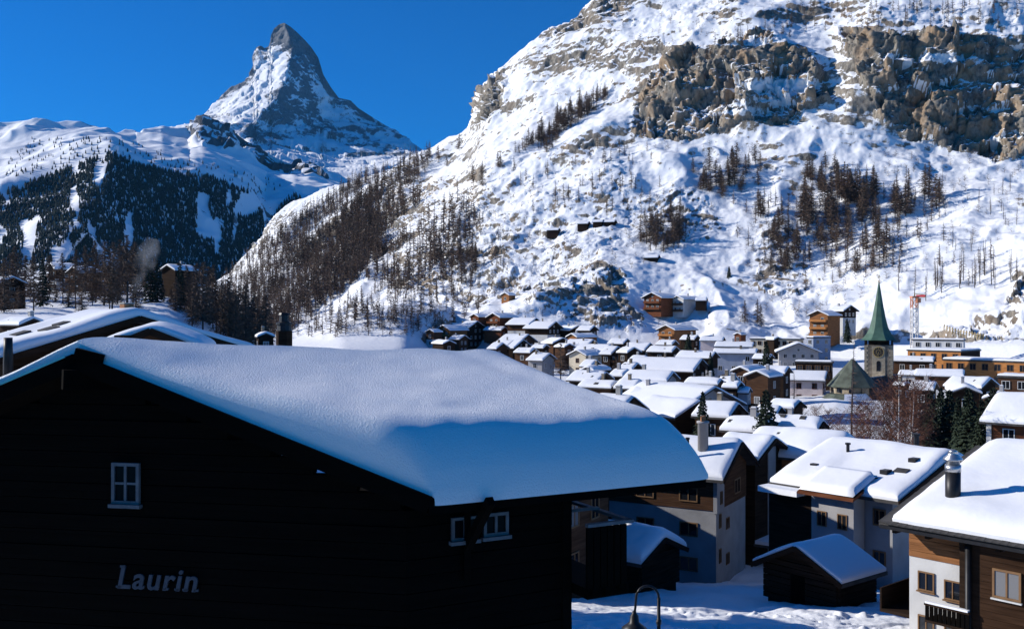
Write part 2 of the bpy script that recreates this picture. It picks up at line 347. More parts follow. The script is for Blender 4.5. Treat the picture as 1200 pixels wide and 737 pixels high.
pos = pos + n * ((34 * ridged(pos * [1, 1, .6] / 600., 3, .5) - 15 + 15 * facets(pos * [1, 1, .6] + 60 * fbm(pos / 200., 2)[..., None], 260.)[0] + 8 * facets(pos * [1, 1, 1.5], 85.)[0]) * k * (.4 + .6 * up))[..., None]
lay = fbm(pos * [.25, .25, 2.4] / 140., 4, .6); fl = fbm(pos * [1.6, 1.6, .4] / 170. + 5, 4, .6); pt = fbm(pos / 420. + 9, 4, .6)
n2 = gnormals(pos); n2 *= -np.sign(n2[..., 1:2] + 1e-6)
east = sstep(-6, 14, RP - PX)
rk = .27 + .22 * pt + .30 * lay * east + (1 - east) * (.34 * fl + .16 * lay + .10 + .13 * sstep(172, 150, PY)) - east * .16
rk += .2 * sstep(64, 40, PY) * sstep(-4, 6, 345 - PX) + .1 * sstep(105, 60, PY) * (1 - east) - .55 * sstep(158, 190, PY) * (1 - .5 * sstep(.2, .5, lay))
rk += .3 * sstep(.55, .3, n2[..., 2])
edge = np.interp(px, [150, 237, 300, 316, 318, 380, 497], [0, .15, .3, .3, .2, .25, 0])[:, None]; rk += edge * sstep(16, 3, PY - sky_y[:, None])
PEAK, q = grid_mesh("rocky_peak", pos, "peak_rock_snow", {"rock": rk, "warm": np.full(rk.shape, .3)})
tag(PEAK, "tall pyramid peak with a crooked summit, one face sunlit, one in shade", kind="structure")

# --- the wooded mountain in front of it: a spur crest parts its sunlit left side from its shaded right side
px = np.arange(-160, 470, 1.5)
skyM = [(-160, 150), (0, 144), (30, 141), (60, 146), (100, 150), (130, 157), (160, 161), (176, 155), (190, 150), (205, 153), (222, 156), (229, 144), (237, 137), (247, 145), (262, 152), (290, 166), (320, 182), (350, 196), (380, 204), (410, 211), (470, 226)]
sky_y = np.interp(px, *zip(*skyM)); NV = 270; tt = np.linspace(0, 1, NV + 1)
PX = np.repeat(px[:, None], NV + 1, 1); bot = np.full(px.shape, 372.)
edge_y = np.interp(px, [-160, 0, 60, 110, 130, 150, 200, 250, 290, 310, 330, 345, 400, 470], [232, 215, 197, 181, 177, 186, 198, 205, 222, 236, 231, 225, 232, 240])[:, None]
n_lo = 110; PY = np.concatenate([bot[:, None] + (edge_y - bot[:, None]) * np.linspace(0, 1, n_lo)[None, :], edge_y + (sky_y[:, None] - edge_y) * np.linspace(.001, 1, NV - n_lo)[None, :], sky_y[:, None]], 1)
crest = np.interp(PY, [150, 178, 230, 300, 372], [140, 130, 108, 72, 40]); cD = np.interp(PY, [150, 178, 230, 300, 372], [2700, 2600, 2250, 1750, 1250])
low = cD + np.maximum(crest - PX, 0) * 2.0 + np.maximum(PX - crest, 0) * 4.6 + 260 * np.cos((PX - 310) / 42.) * sstep(250, 330, PX)
edgeD = np.interp(px, [-160, 0, 130, 200, 250, 310, 400, 470], [3100, 2850, 2650, 2950, 3200, 3450, 3700, 3900])[:, None]
f_up = np.clip((edge_y - PY) / np.maximum(edge_y - sky_y[:, None], 4), 0, 1)
skyD = np.interp(px, [-160, 130, 200, 237, 300, 470], [4300, 4100, 4600, 4700, 4600, 4400])[:, None]
D = np.where(PY > edge_y, np.minimum(low, edgeD), 0); D = np.where(PY <= edge_y, edgeD + (skyD - edgeD) * f_up, D)
for _ in range(2): D = blur(blur(D, 7, 0), 7, 1)
D[:, -1] += 1200; PY[:, -1] = PY[:, -2] + 6
pos = pix2pos(PX, PY, D); n = gnormals(pos); n *= -np.sign(n[..., 1:2] + 1e-6)
k = np.ones(PX.shape); k[:, -2:] = .2
pos = pos + n * ((24 * ridged(pos / 360., 3, .5) - 10 + 9 * fbm(pos / 110., 3)) * k)[..., None]
rgm = blur(blur(inpoly(PX, PY, [(222, 160), (229, 143), (237, 132), (262, 148), (320, 178), (380, 202), (385, 214), (320, 200), (270, 178), (244, 168)]).astype(float), 5, 0), 5, 1)
pos = pos + n * ((22 * facets(pos * [1, 1, .7], 120.)[0] + 9 * facets(pos, 45.)[0]) * rgm * k)[..., None]
n2 = gnormals(pos); n2 *= -np.sign(n2[..., 1:2] + 1e-6)
pt = fbm(pos / 120. + 3, 4, .6); fall = fbm(pos * [1.5, 1.5, .3] / 150., 4, .6)
rk = -.05 + .5 * sstep(.62, .35, n2[..., 2]) + .3 * pt
ridgem = inpoly(PX + 6 * pt, PY + 4 * fall, [(224, 158), (229, 143), (237, 130), (262, 148), (320, 178), (380, 202), (385, 214), (320, 198), (270, 176), (244, 166)])
rk = rk + .5 * blur(blur(ridgem.astype(float), 5, 0), 5, 1) + .25 * fall * ridgem
MTN, q = grid_mesh("wooded_mountain", pos, "far_rock_snow", {"rock": rk, "warm": np.full(rk.shape, .1)})
tag(MTN, "mountain with a dark shaded conifer flank and a sunlit snowy top", kind="structure")
MBVH = make_bvh(pos, q); M_EDGE = lambda x: float(np.interp(x, px_m, ed_m)); px_m = px.copy(); ed_m = edge_y[:, 0].copy()

# --- valley floor: one sheet from under the camera out to the horizon
def ground_z(x, y):
    y = np.maximum(y, 1e-3); qx = x / y * F + HX
    r = np.interp(y, [0, 15, 30, 45, 60, 78, 100, 250, 330, 400, 460, 600, 2000, 16000], [-11.5, -12, -12.6, -14, -17, -21.2, -20.6, -19, -17.5, -15, -13, -14, -60, -90])
    l = np.interp(y, [0, 30, 60, 120, 160, 200, 250, 300, 340, 400, 600, 2000, 16000], [-11, -10, -7, -5, -4, -1.5, 3.5, 8.5, 9, 2, -25, -60, -90])
    w = sstep(350, 190, qx)
    z = r * (1 - w) + l * w
    return z - .11 * np.clip(x, 0, 30) * sstep(60, 20, y) * sstep(-5, 5, x) + .0 * y
ang = np.radians(np.concatenate([np.linspace(-62, -1, 90, endpoint=False), np.linspace(-1, 24, 300, endpoint=False), np.linspace(24, 62, 70)])); dist = np.concatenate([np.linspace(4, 36, 40, endpoint=False), np.linspace(36, 60, 190, endpoint=False), np.linspace(60, 130, 100), 130 * (13000 / 130.) ** np.linspace(0.01, 1, 120)])
A, R = np.meshgrid(ang, dist, indexing='ij'); X = np.sin(A) * R; Y = np.cos(A) * R
Z = ground_z(X, Y); g = np.stack([X, Y, Z], -1)
near = sstep(130, 60, R)
Z = Z + near * (.16 * fbm(g / 3.0, 3) + .05 * fbm(g / .7, 3)) + sstep(100, 200, R) * sstep(500, 300, R) * 1.0 * fbm(g / 14., 4)
# vehicle ruts and trodden, lumpy snow on the lane below
for off, amp in ((0, .13), (1.5, .13), (4.2, .1), (5.4, .1)):
    c = 43.0 + off + .18 * X + 1.2 * np.sin(X / 4.5 + off); Z = Z - amp * np.exp(-((Y - c) / .2) ** 2) + .5 * amp * np.exp(-((Y - c - .4) / .2) ** 2) * sstep(1, 4, X)
lump = np.exp(-((Y - (49.0 + .05 * X + .8 * np.sin(X / 3.))) / .9) ** 2) + .8 * np.exp(-((Y - (44.0 + .1 * X)) / .7) ** 2); Z = Z + lump * .2 * np.maximum(fbm(g / .55, 4), 0) * sstep(0, 3, X)
feet = np.maximum(fbm(g / .45 + 31, 2) - .35, 0) * sstep(-.1, .3, fbm(g / 4. + 12, 2)); Z = Z - .45 * feet * sstep(0, 3, X) * sstep(54, 50, Y) * sstep(34, 38, Y)
pos = np.stack([X, Y, Z], -1)
GND, q = grid_mesh("ground", pos, "ground_snow"); tag(GND, "snow covered valley floor and lane with ruts", kind="structure")

# ------------------------------------------------------------------ trees
simple("larch_twigs", (.115, .075, .053), .9, .5, .8)
simple("larch_bark", (.06, .048, .042), .9, .4, 4)
simple("spruce_needles", (.022, .036, .020), .85, .5, 1.5)
simple("far_needles", (.016, .026, .020), .9, .4, .02)
simple("birch_twigs", (.14, .06, .038), .85, .4, 1.2)
simple("birch_bark", (.55, .52, .48), .8, .3, 3)
simple("bush_twigs", (.11, .078, .06), .9, .5, .5)

def larch_mesh(name, seed, nb=110, tw=2, wid=.010, rad=.17, base=.18, lean=.0, twig_mat="larch_twigs", bark="larch_bark", up=-.1, shape=.8):
    r = random.Random(seed); m = MB()
    pts = [(lean * t * t + .008 * math.sin(5 * t + seed), .006 * math.cos(4 * t + seed), t) for t in (0, .25, .5, .75, 1)]
    m.tube(pts, [.014, .011, .008, .005, .0015], 5, 0)
    for k in range(nb):
        t = base + (1 - base) * (k + r.random()) / nb
        ln = rad * max(.06, (1 - t) / (1 - base)) ** shape * r.uniform(.55, 1.1) * (1 if t > base + .08 else .7)
        a = r.uniform(0, 2 * math.pi); d = Vector((math.cos(a), math.sin(a), r.uniform(up - .25, up + .2))); s = Vector((-math.sin(a), math.cos(a), 0))
        o = Vector((lean * t * t, 0, t)); tip = o + d * ln + Vector((0, 0, .1 * ln)); w = wid * r.uniform(.5, 1)
        zz = Vector((0, 0, w)); m.add([o + zz * .5, o - zz * .5, tip], [(0, 1, 2)], 1)
        for j in range(tw):
            u = r.uniform(.25, .95); b = o + (tip - o) * u; e = b + d * ln * r.uniform(.05, .3) + s * ln * r.uniform(-.45, .45) + Vector((0, 0, ln * r.uniform(-.4, .25)))
            x = (s + Vector((0, 0, 1))) * (w * .6); m.add([b + x * .5, b - x * .5, e], [(0, 1, 2)], 1)
    return m.mesh(name, [bark, twig_mat])
def spruce_mesh(name, seed, whorls=16, n=8, rad=.2, base=.06, droop=.35, mat="spruce_needles", bark="larch_bark", fluff=3):
    r = random.Random(seed); m = MB(); m.tube([(0, 0, 0), (0, 0, .5), (0, 0, 1)], [.016, .010, .002], 5, 0)
    for k in range(whorls):
        t = base + (1 - base) * (k / whorls) ** .95; R = rad * (1 - (t - base) / (1.02 - base)) ** .9
        for j in range(n):
            a = 2 * math.pi * (j + r.random() * .8 + .4 * k) / n; ln = R * r.uniform(.65, 1.15); w = ln * r.uniform(.2, .32)
            d = Vector((math.cos(a), math.sin(a), 0)); s = Vector((-d.y, d.x, 0)); o = Vector((0, 0, t + .02 * r.random()))
            mid = o + d * ln * .55 - Vector((0, 0, droop * ln * .35)); tip = o + d * ln - Vector((0, 0, droop * ln * r.uniform(.6, 1.2)))
            m.add([o, mid + s * w, tip, mid - s * w, mid + Vector((0, 0, .02))], [(0, 1, 4), (1, 2, 4), (2, 3, 4), (3, 0, 4)], 1)
            for f in range(fluff):
                u = r.uniform(.3, 1); b = o + (tip - o) * u; sd = s * (r.choice((-1, 1)) * w * r.uniform(.7, 1.4)); m.add([b, b + sd * .5 + d * .03 * r.random(), b + sd - Vector((0, 0, .03 + .02 * r.random()))], [(0, 1, 2)], 1)
    return m.mesh(name, [bark, mat])
LARCH = [larch_mesh("larch", i, nb=150, tw=5, wid=.021, rad=.27 + .04 * (i % 3), base=.08 + .04 * (i % 4), shape=.75) for i in range(7)]
BARE = [larch_mesh("bare_larch", 20 + i, nb=70, tw=3, wid=.013, rad=.14, base=.25) for i in range(4)]
SPRUCE = [spruce_mesh("spruce", 40 + i) for i in range(3)]
def put_tree(name, data, loc, h, label, cat, group, w=1.0):
    o = link(name, data); o.location = loc; s = h * rnd.uniform(.95, 1.05); o.scale = (s * w, s * w, s); o.rotation_euler = (rnd.uniform(-.03, .03), rnd.uniform(-.03, .03), rnd.uniform(0, 6.28))
    return tag(o, label, cat, group)
def in_poly1(x, y, poly):
    c = False
    for i in range(len(poly)):
        x0, y0 = poly[i]; x1, y1 = poly[(i + 1) % len(poly)]
        if (y0 > y) != (y1 > y) and x < (x1 - x0) * (y - y0) / (y1 - y0) + x0: c = not c
    return c
def scatter(poly, n, r):
    xs, ys = [p[0] for p in poly], [p[1] for p in poly]; out = []
    while len(out) < n:
        x, y = r.uniform(min(xs), max(xs)), r.uniform(min(ys), max(ys))
        if in_poly1(x, y, poly): out.append((x, y))
    return out
groves = [  # base polygon in the photo, count, height range, kind, label
 ([(932, 250), (955, 215), (1000, 220), (1050, 228), (1105, 228), (1110, 245), (1060, 262), (1035, 315), (985, 330), (960, 300), (940, 275)], 86, (12, 22), LARCH, "bare brown larch in the dense grove under the big cliff"),
 ([(940, 200), (975, 195), (1010, 215), (975, 232), (945, 228)], 12, (10, 16), LARCH, "larch on the uphill tip of the grove under the big cliff"),
 ([(880, 250), (925, 248), (940, 300), (925, 330), (905, 320), (885, 285)], 22, (10, 18), LARCH, "larch on the rough spur left of the big grove"),
 ([(798, 205), (840, 195), (892, 190), (895, 215), (845, 235), (805, 222)], 30, (9, 16), LARCH, "larch in the small wood under the split cliff"),
 ([(742, 265), (770, 255), (800, 260), (812, 285), (785, 300), (748, 285)], 26, (11, 18), LARCH, "larch crowded on the rocky knoll above the hillside chalets"),
 ([(1035, 352), (1060, 335), (1120, 330), (1195, 310), (1200, 335), (1150, 345), (1100, 352), (1050, 372)], 26, (11, 20), BARE, "tall thin bare larch along the brow behind the crane"),
 ([(870, 375), (895, 370), (900, 392), (872, 392)], 3, (12, 15), LARCH, "larch standing alone at the foot of the snow field"),
 ([(1080, 255), (1200, 200), (1200, 290), (1110, 300)], 14, (7, 12), BARE, "small larch scattered on the open snow right of the grove"),
 ([(612, 172), (640, 150), (690, 118), (712, 108), (708, 122), (670, 150), (630, 175)], 32, (8, 13), LARCH, "larch in the dark diagonal strip of wood high on the slope"),
 ([(505, 180), (520, 172), (560, 180), (600, 190), (560, 225), (520, 200)], 8, (7, 12), LARCH, "small larch near the skyline shoulder"),
 ([(525, 340), (540, 300), (560, 300), (560, 350), (535, 360)], 17, (10, 16), LARCH, "russet larch in the thicket above the far chalets")]
for poly, n, (h0, h1), kind, lab in groves:
    r = random.Random(len(lab) * 7 + n)
    for x, y in scatter(poly, n, r):
        p = hit(HBVH, x, y)
        if p: put_tree("larch_tree", r.choice(kind), p - Vector((0, 0, .6)), r.uniform(h0, h1) * min(1.4, max(.8, p.y / 560)), lab, "tree", lab.replace("larch", "larches"), r.uniform(.85, 1.2))
# --- woods nobody could count: small trees and scrub, one object per wood
def tree_mass(name, pts, protos, mats, label, cat_kind="stuff"):
    V, Fc, MI = [], [], []; off = 0
    cache = []
    for m in protos:
        v = np.empty(len(m.vertices) * 3); m.vertices.foreach_get("co", v); fs = [tuple(p.vertices) for p in m.polygons]; mi = [p.material_index for p in m.polygons]
        cache.append((v.reshape(-1, 3), fs, mi))
    for p, h, w, k in pts:
        v, fs, mi = cache[k % len(cache)]; a = rnd.uniform(0, 6.28); c, s = math.cos(a), math.sin(a)
        vv = np.stack([(v[:, 0] * c - v[:, 1] * s) * h * w + p[0], (v[:, 0] * s + v[:, 1] * c) * h * w + p[1], v[:, 2] * h + p[2]], -1)
        V.append(vv); Fc += [tuple(i + off for i in f) for f in fs]; MI += mi; off += len(v)
    me = bpy.data.meshes.new(name); me.from_pydata(np.concatenate(V).tolist(), [], Fc)
    for m in mats: me.materials.append(MATS[m])
    me.polygons.foreach_set("material_index", MI); me.update()
    return tag(link(name, me), label, kind=cat_kind)
MINI = [larch_mesh("mini_larch", 60 + i, nb=34, tw=2, wid=.045, rad=.27, base=.10) for i in range(4)]
BUSH = [larch_mesh("bush", 70 + i, nb=14, tw=1, wid=.05, rad=.7, base=.05, twig_mat="bush_twigs", up=.5, shape=.4) for i in range(3)]
r = random.Random(11)
pts = []
for poly, n in (([(258, 330), (300, 291), (350, 254), (400, 222), (440, 208), (445, 270), (425, 325), (380, 362), (330, 396), (255, 394)], 2100),
                ([(400, 219), (470, 190), (505, 182), (490, 250), (450, 300), (400, 330)], 640),
                ([(440, 260), (520, 220), (560, 260), (540, 330), (460, 350), (420, 330)], 300)):
    for x, y in scatter(poly, n, r):
        p = hit(HBVH, x, y)
        if p and vnoise(np.array([[p.x / 60., p.y / 60., 3.]]))[0] > -.35: pts.append((p - Vector((0, 0, .5)), r.uniform(10, 17), r.uniform(.9, 1.3), r.randrange(4)))
tree_mass("larch_forest", pts, MINI, ["larch_bark", "larch_twigs"], "brown larch forest on the lower shoulder of the slope")
pts = []
for poly, n, lo in (([(460, 340), (560, 180), (720, 150), (1200, 180), (1200, 380), (900, 395), (600, 380), (480, 395)], 1500, -.15), ([(620, 60), (760, 0), (1200, 0), (1200, 45), (980, 40), (760, 80), (640, 100)], 260, -.1), ([(520, 230), (600, 200), (640, 330), (540, 370)], 200, -.3), ([(340, 392), (430, 340), (520, 320), (520, 396)], 320, -.2)):
    for x, y in scatter(poly, n, r):
        p = hit(HBVH, x, y)
        if p and vnoise(np.array([[p.x / 45., p.y / 45., 7.]]))[0] > lo: pts.append((p - Vector((0, 0, .3)), r.uniform(1.2, 4.2), r.uniform(.8, 1.5), r.randrange(3)))
tree_mass("undergrowth", pts, BUSH, ["larch_bark", "bush_twigs"], "leafless scrub dotted over the snowy slope")
pts = []
for poly, n in (([(600, 195), (760, 160), (780, 250), (620, 260)], 60), ([(930, 40), (1200, 28), (1200, 2), (930, 8)], 60), ([(720, 100), (930, 20), (930, 45), (760, 90)], 30), ([(470, 395), (560, 250), (600, 300), (560, 380)], 60), ([(880, 250), (955, 205), (1110, 215), (1115, 250), (1030, 330), (900, 325)], 110), ([(740, 262), (800, 250), (815, 290), (760, 300)], 24), ([(345, 385), (380, 362), (440, 335), (500, 330), (490, 392), (350, 398)], 110), ([(840, 240), (900, 230), (1190, 300), (1180, 340), (900, 350)], 40), ([(600, 180), (612, 172), (712, 104), (716, 112), (640, 180)], 130)):
    for x, y in scatter(poly, n, r):
        p = hit(HBVH, x, y)
        if p: pts.append((p - Vector((0, 0, .5)), r.uniform(6, 11), r.uniform(.9, 1.3), r.randrange(4)))
tree_mass("larch_scatter", pts, MINI, ["larch_bark", "larch_twigs"], "small bare larches thinly scattered over the slope")
# conifers on the shaded mountain flank
def cone_tree(seed, n=6):
    r = random.Random(seed); m = MB()
    for z0, z1, R in ((.05, .5, .17), (.3, .75, .13), (.55, 1.0, .09)):
        ring = [Vector((R * r.uniform(.7, 1.3) * math.cos(2 * math.pi * k / n), R * r.uniform(.7, 1.3) * math.sin(2 * math.pi * k / n), z0 + r.uniform(-.05, .05))) for k in range(n)]
        m.add(ring + [Vector((0, 0, z1))], [(k, (k + 1) % n, n) for k in range(n)], 0)
    return m.mesh("cone", ["far_needles"])
CONE = [cone_tree(i) for i in range(4)]
pts = []
for x, y in scatter([(-5, 230), (60, 205), (128, 180), (150, 190), (200, 202), (250, 208), (290, 226), (308, 246), (310, 275), (330, 240), (345, 228), (360, 240), (350, 262), (320, 290), (270, 335), (0, 335)], 17000, r):
    p = hit(MBVH, x, y)
    if not p: continue
    nz = fbm(np.array([[x / 17., y / 30., 5.]]), 3)[0]
    lit = x < np.interp(y, [178, 230, 300, 340], [128, 104, 72, 45])
    if nz > (-.34 if lit else -.62): pts.append((p - Vector((0, 0, 1)), r.uniform(8, 17) * (p.y / 2600), r.uniform(.9, 1.5), r.randrange(4)))
tree_mass("conifer_forest", pts, CONE, ["far_needles"], "dark conifer forest on the shaded mountain flank")
pts = []
for x, y in scatter([(20, 160), (130, 162), (300, 205), (340, 222), (300, 228), (250, 207), (150, 188), (60, 200), (0, 212)], 260, r):
    p = hit(MBVH, x, y)
    if p: pts.append((p - Vector((0, 0, 1)), r.uniform(8, 14), 1.2, r.randrange(4)))
tree_mass("treeline", pts, CONE, ["far_needles"], "scattered conifers at the upper tree line")

# --- tall larches on the near knoll
def gz(x, y): return float(ground_z(np.array(x), np.array(y)))
KL = [larch_mesh("knoll_larch", 80 + i, nb=220, tw=6, wid=.016, rad=.24, base=.2 + .05 * (i % 3), shape=.6) for i in range(5)]
KS = [(4, 300, 80), (16, 290, 76), (28, 300, 70), (40, 296, 72), (58, 300, 60), (74, 298, 58), (88, 292, 66), (100, 287, 70), (112, 281, 84), (122, 279, 88), (132, 284, 84), (140, 282, 86), (148, 280, 90), (156, 282, 84), (171, 300, 66), (182, 302, 60), (205, 322, 60),
      (212, 312, 78), (221, 308, 84), (230, 312, 80), (237, 308, 86), (246, 316, 80), (254, 322, 76), (262, 330, 70), (270, 328, 72), (278, 335, 66), (287, 338, 62), (295, 344, 56), (303, 346, 54), (311, 350, 50), (225, 325, 70), (242, 328, 68), (258, 338, 62), (275, 345, 56), (290, 352, 48), (249, 312, 84), (266, 322, 72),
      (8, 320, 60), (50, 318, 52), (108, 310, 58), (128, 306, 62), (216, 330, 64), (233, 330, 62), (268, 340, 56), (300, 356, 42), (2, 332, 50), (22, 336, 46), (36, 330, 50), (66, 334, 44), (80, 326, 50), (96, 330, 50), (118, 326, 54), (138, 322, 58), (160, 326, 50), (190, 326, 54), (200, 338, 44)]
for i, (x, top, hp) in enumerate(KS):
    D = 215 + 55 * ((i * 37) % 10) / 10.; b = P(x, top, D); h = hp / F * D; g = gz(b.x, D)
    lab = "brown larch in the dark clump right of the smoking chimney" if x > 200 else "brown larch on the wooded knoll behind the brick chimney" if x > 95 else "brown larch in front of the knoll apartment houses"
    h = max(h, b.z - g); put_tree("larch_tree", KL[i % 5], (b.x, D, b.z - h), h, lab, "tree", lab.replace("larch", "larches"), rnd.uniform(.8, 1.15))
for x, top, hp, lab in ((176, 300, 62, "dark green spruce beside the smoke"), (184, 303, 58, "dark green spruce just right of the smoke"), (211, 309, 44, "dense dark spruce at the left edge of the larch clump"), (50, 300, 50, "dark spruce behind the knoll apartment house")):
    D = 235; b = P(x, top, D); h = hp / F * D; put_tree("spruce_tree", SPRUCE[int(x) % 3], (b.x, D, min(b.z - h, gz(b.x, D))), max(h, b.z - gz(b.x, D)), lab, "tree", None, 1.1)

# ------------------------------------------------------------------ houses
wood("wood_dark", (.030, .019, .013)); wood("wood_brown", (.085, .045, .026)); wood("wood_brown_shaded", (.045, .024, .014)); wood("wood_red", (.16, .06, .03)); wood("wood_orange", (.27, .12, .05)); wood("wood_honey", (.42, .18, .06))
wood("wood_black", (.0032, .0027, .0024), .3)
simple("plaster_white", (.58, .575, .56), .9, .1, .7, .15, 8); simple("plaster_shaded", (.29, .29, .295), .9, .15, .7, .2, 8); simple("plaster_cream", (.62, .55, .42), .9, .12, .7, .15, 8)  # second plaster: the white one darkened to paint shade on near walls
simple("plaster_grey", (.34, .33, .33), .9, .12, .6, .15, 8); simple("plaster_pink", (.56, .48, .47), .9, .12, .6); simple("plaster_blue", (.30, .34, .42), .9, .1, .6)
simple("roof_slate", (.055, .052, .050), .8, .4, 1.5, .3, 6); simple("dark_metal", (.03, .03, .032), .45, .2, 3, metallic=.6); simple("bright_metal", (.5, .5, .5), .35, .1, 3, metallic=.9)
simple("stone", (.20, .165, .12), .9, .4, 1.2, .5, 5); simple("stone_light", (.36, .30, .21), .9, .25, 1.5, .4, 6); simple("copper_green", (.062, .125, .088), .6, .3, .5, .2, 4)
simple("brick", (.34, .16, .08), .9, .3, 6, .4, 14); simple("frame_white", (.62, .62, .6), .7, .1, 2); simple("frame_wood", (.2, .11, .05), .7, .2, 2); simple("concrete", (.36, .35, .33), .9, .2, 1)
m, nt, b = new_mat("window_glass"); b.inputs['Base Color'].default_value = (.012, .014, .018, 1); b.inputs['Roughness'].default_value = .08; b.inputs['Specular IOR Level'].default_value = .6
m, nt, b = new_mat("curtain_glass"); b.inputs['Base Color'].default_value = (.2, .2, .2, 1); b.inputs['Roughness'].default_value = .12

_wm = {}
def window_mesh(w, h, frame="frame_white", glass="window_glass", cross=True):
    """a frame round a recessed pane, facing local -Y"""
    k = (round(w, 1), round(h, 1), frame, glass, cross)
    if k not in _wm:
        m = MB(); t = .09 if w > .8 else .06
        m.box(-w / 2, w / 2, -.06, .0, -h / 2, -h / 2 + t); m.box(-w / 2, w / 2, -.06, .0, h / 2 - t, h / 2)
        m.box(-w / 2, -w / 2 + t, -.06, 0, -h / 2 + t, h / 2 - t); m.box(w / 2 - t, w / 2, -.06, 0, -h / 2 + t, h / 2 - t)
        if cross: m.box(-t * .4, t * .4, -.055, 0, -h / 2 + t, h / 2 - t)
        m.add([(-w / 2 + t, -.02, -h / 2 + t), (w / 2 - t, -.02, -h / 2 + t), (w / 2 - t, -.02, h / 2 - t), (-w / 2 + t, -.02, h / 2 - t)], [(0, 1, 2, 3)], 1)
        _wm[k] = m.mesh("window", [frame, glass])
    return _wm[k]
def put_window(parent, x, y, z, face, w=1.1, h=1.3, frame="frame_white", glass="window_glass", name="window"):
    """face: 'g' near gable (-Y), 'l' left wall (-X), 'r' right wall (+X)"""
    o = link(name, window_mesh(w, h, frame, glass), parent); o.location = (x, y, z); o.rotation_euler = (0, 0, {'g': 0, 'l': -math.pi / 2, 'r': math.pi / 2}[face]); return o

def snow_slab(W, L, pitch, T, ov0=.15, nx=5, ny=9, seed=0, asym=0., rough=.12, r=.7, mat="roof_snow", bare=None):
    """snow over a gable roof in local coords: ridge along y from 0 to L at z=0, eaves at x=+-W/2; rounded edges"""
    ex = [0, .06, .2, .5]; xs = [e * r for e in ex if e * r < W / 4]; ys = list(xs)
    xs = sorted(set([-W / 2 + e for e in xs] + [W / 2 - e for e in xs] + list(np.linspace(-W / 2 + r, W / 2 - r, nx * 2 + 1))))
    ys = sorted(set(ys + [L - e for e in ys] + list(np.linspace(min(r, L * .4), max(L - r, L * .6), ny))))
    X, Y = np.meshgrid(np.array(xs), np.array(ys), indexing='ij')
    d = np.minimum(np.minimum(X + W / 2, W / 2 - X), np.minimum(Y, L - Y)); f = np.sqrt(np.clip(1 - (1 - np.clip(d / r, 0, 1)) ** 2, 0, 1))
    pts = np.stack([X * .4 + seed * 13.1, Y * .4, X * 0 + seed], -1)
    nzv = fbm(pts, 3); t = T * (.28 + .72 * f) * (1 + rough * 2 * nzv)
    Z = -pitch * np.sqrt(X * X + .12) + pitch * .2 + t
    top = np.stack([X, Y, Z], -1); nu, nv = X.shape
    v = top.reshape(-1, 3).tolist(); m = MB(); idx = lambda i, j: i * nv + j
    fs = [(idx(i, j), idx(i + 1, j), idx(i + 1, j + 1), idx(i, j + 1)) for i in range(nu - 1) for j in range(nv - 1)]
    m.add(v, fs)
    ring = [(i, 0) for i in range(nu)] + [(nu - 1, j) for j in range(1, nv)] + [(i, nv - 1) for i in range(nu - 2, -1, -1)] + [(0, j) for j in range(nv - 2, 0, -1)]
    tv = [Vector(top[i, j]) for i, j in ring]; bv = [Vector((p.x * .997, min(max(p.y, .02), L - .02), -pitch * abs(p.x) - .02)) for p in tv]; n = len(tv)
    m.add(tv + bv, [(k, n + k, n + (k + 1) % n, (k + 1) % n) for k in range(n)])
    return m
WALLS = {}
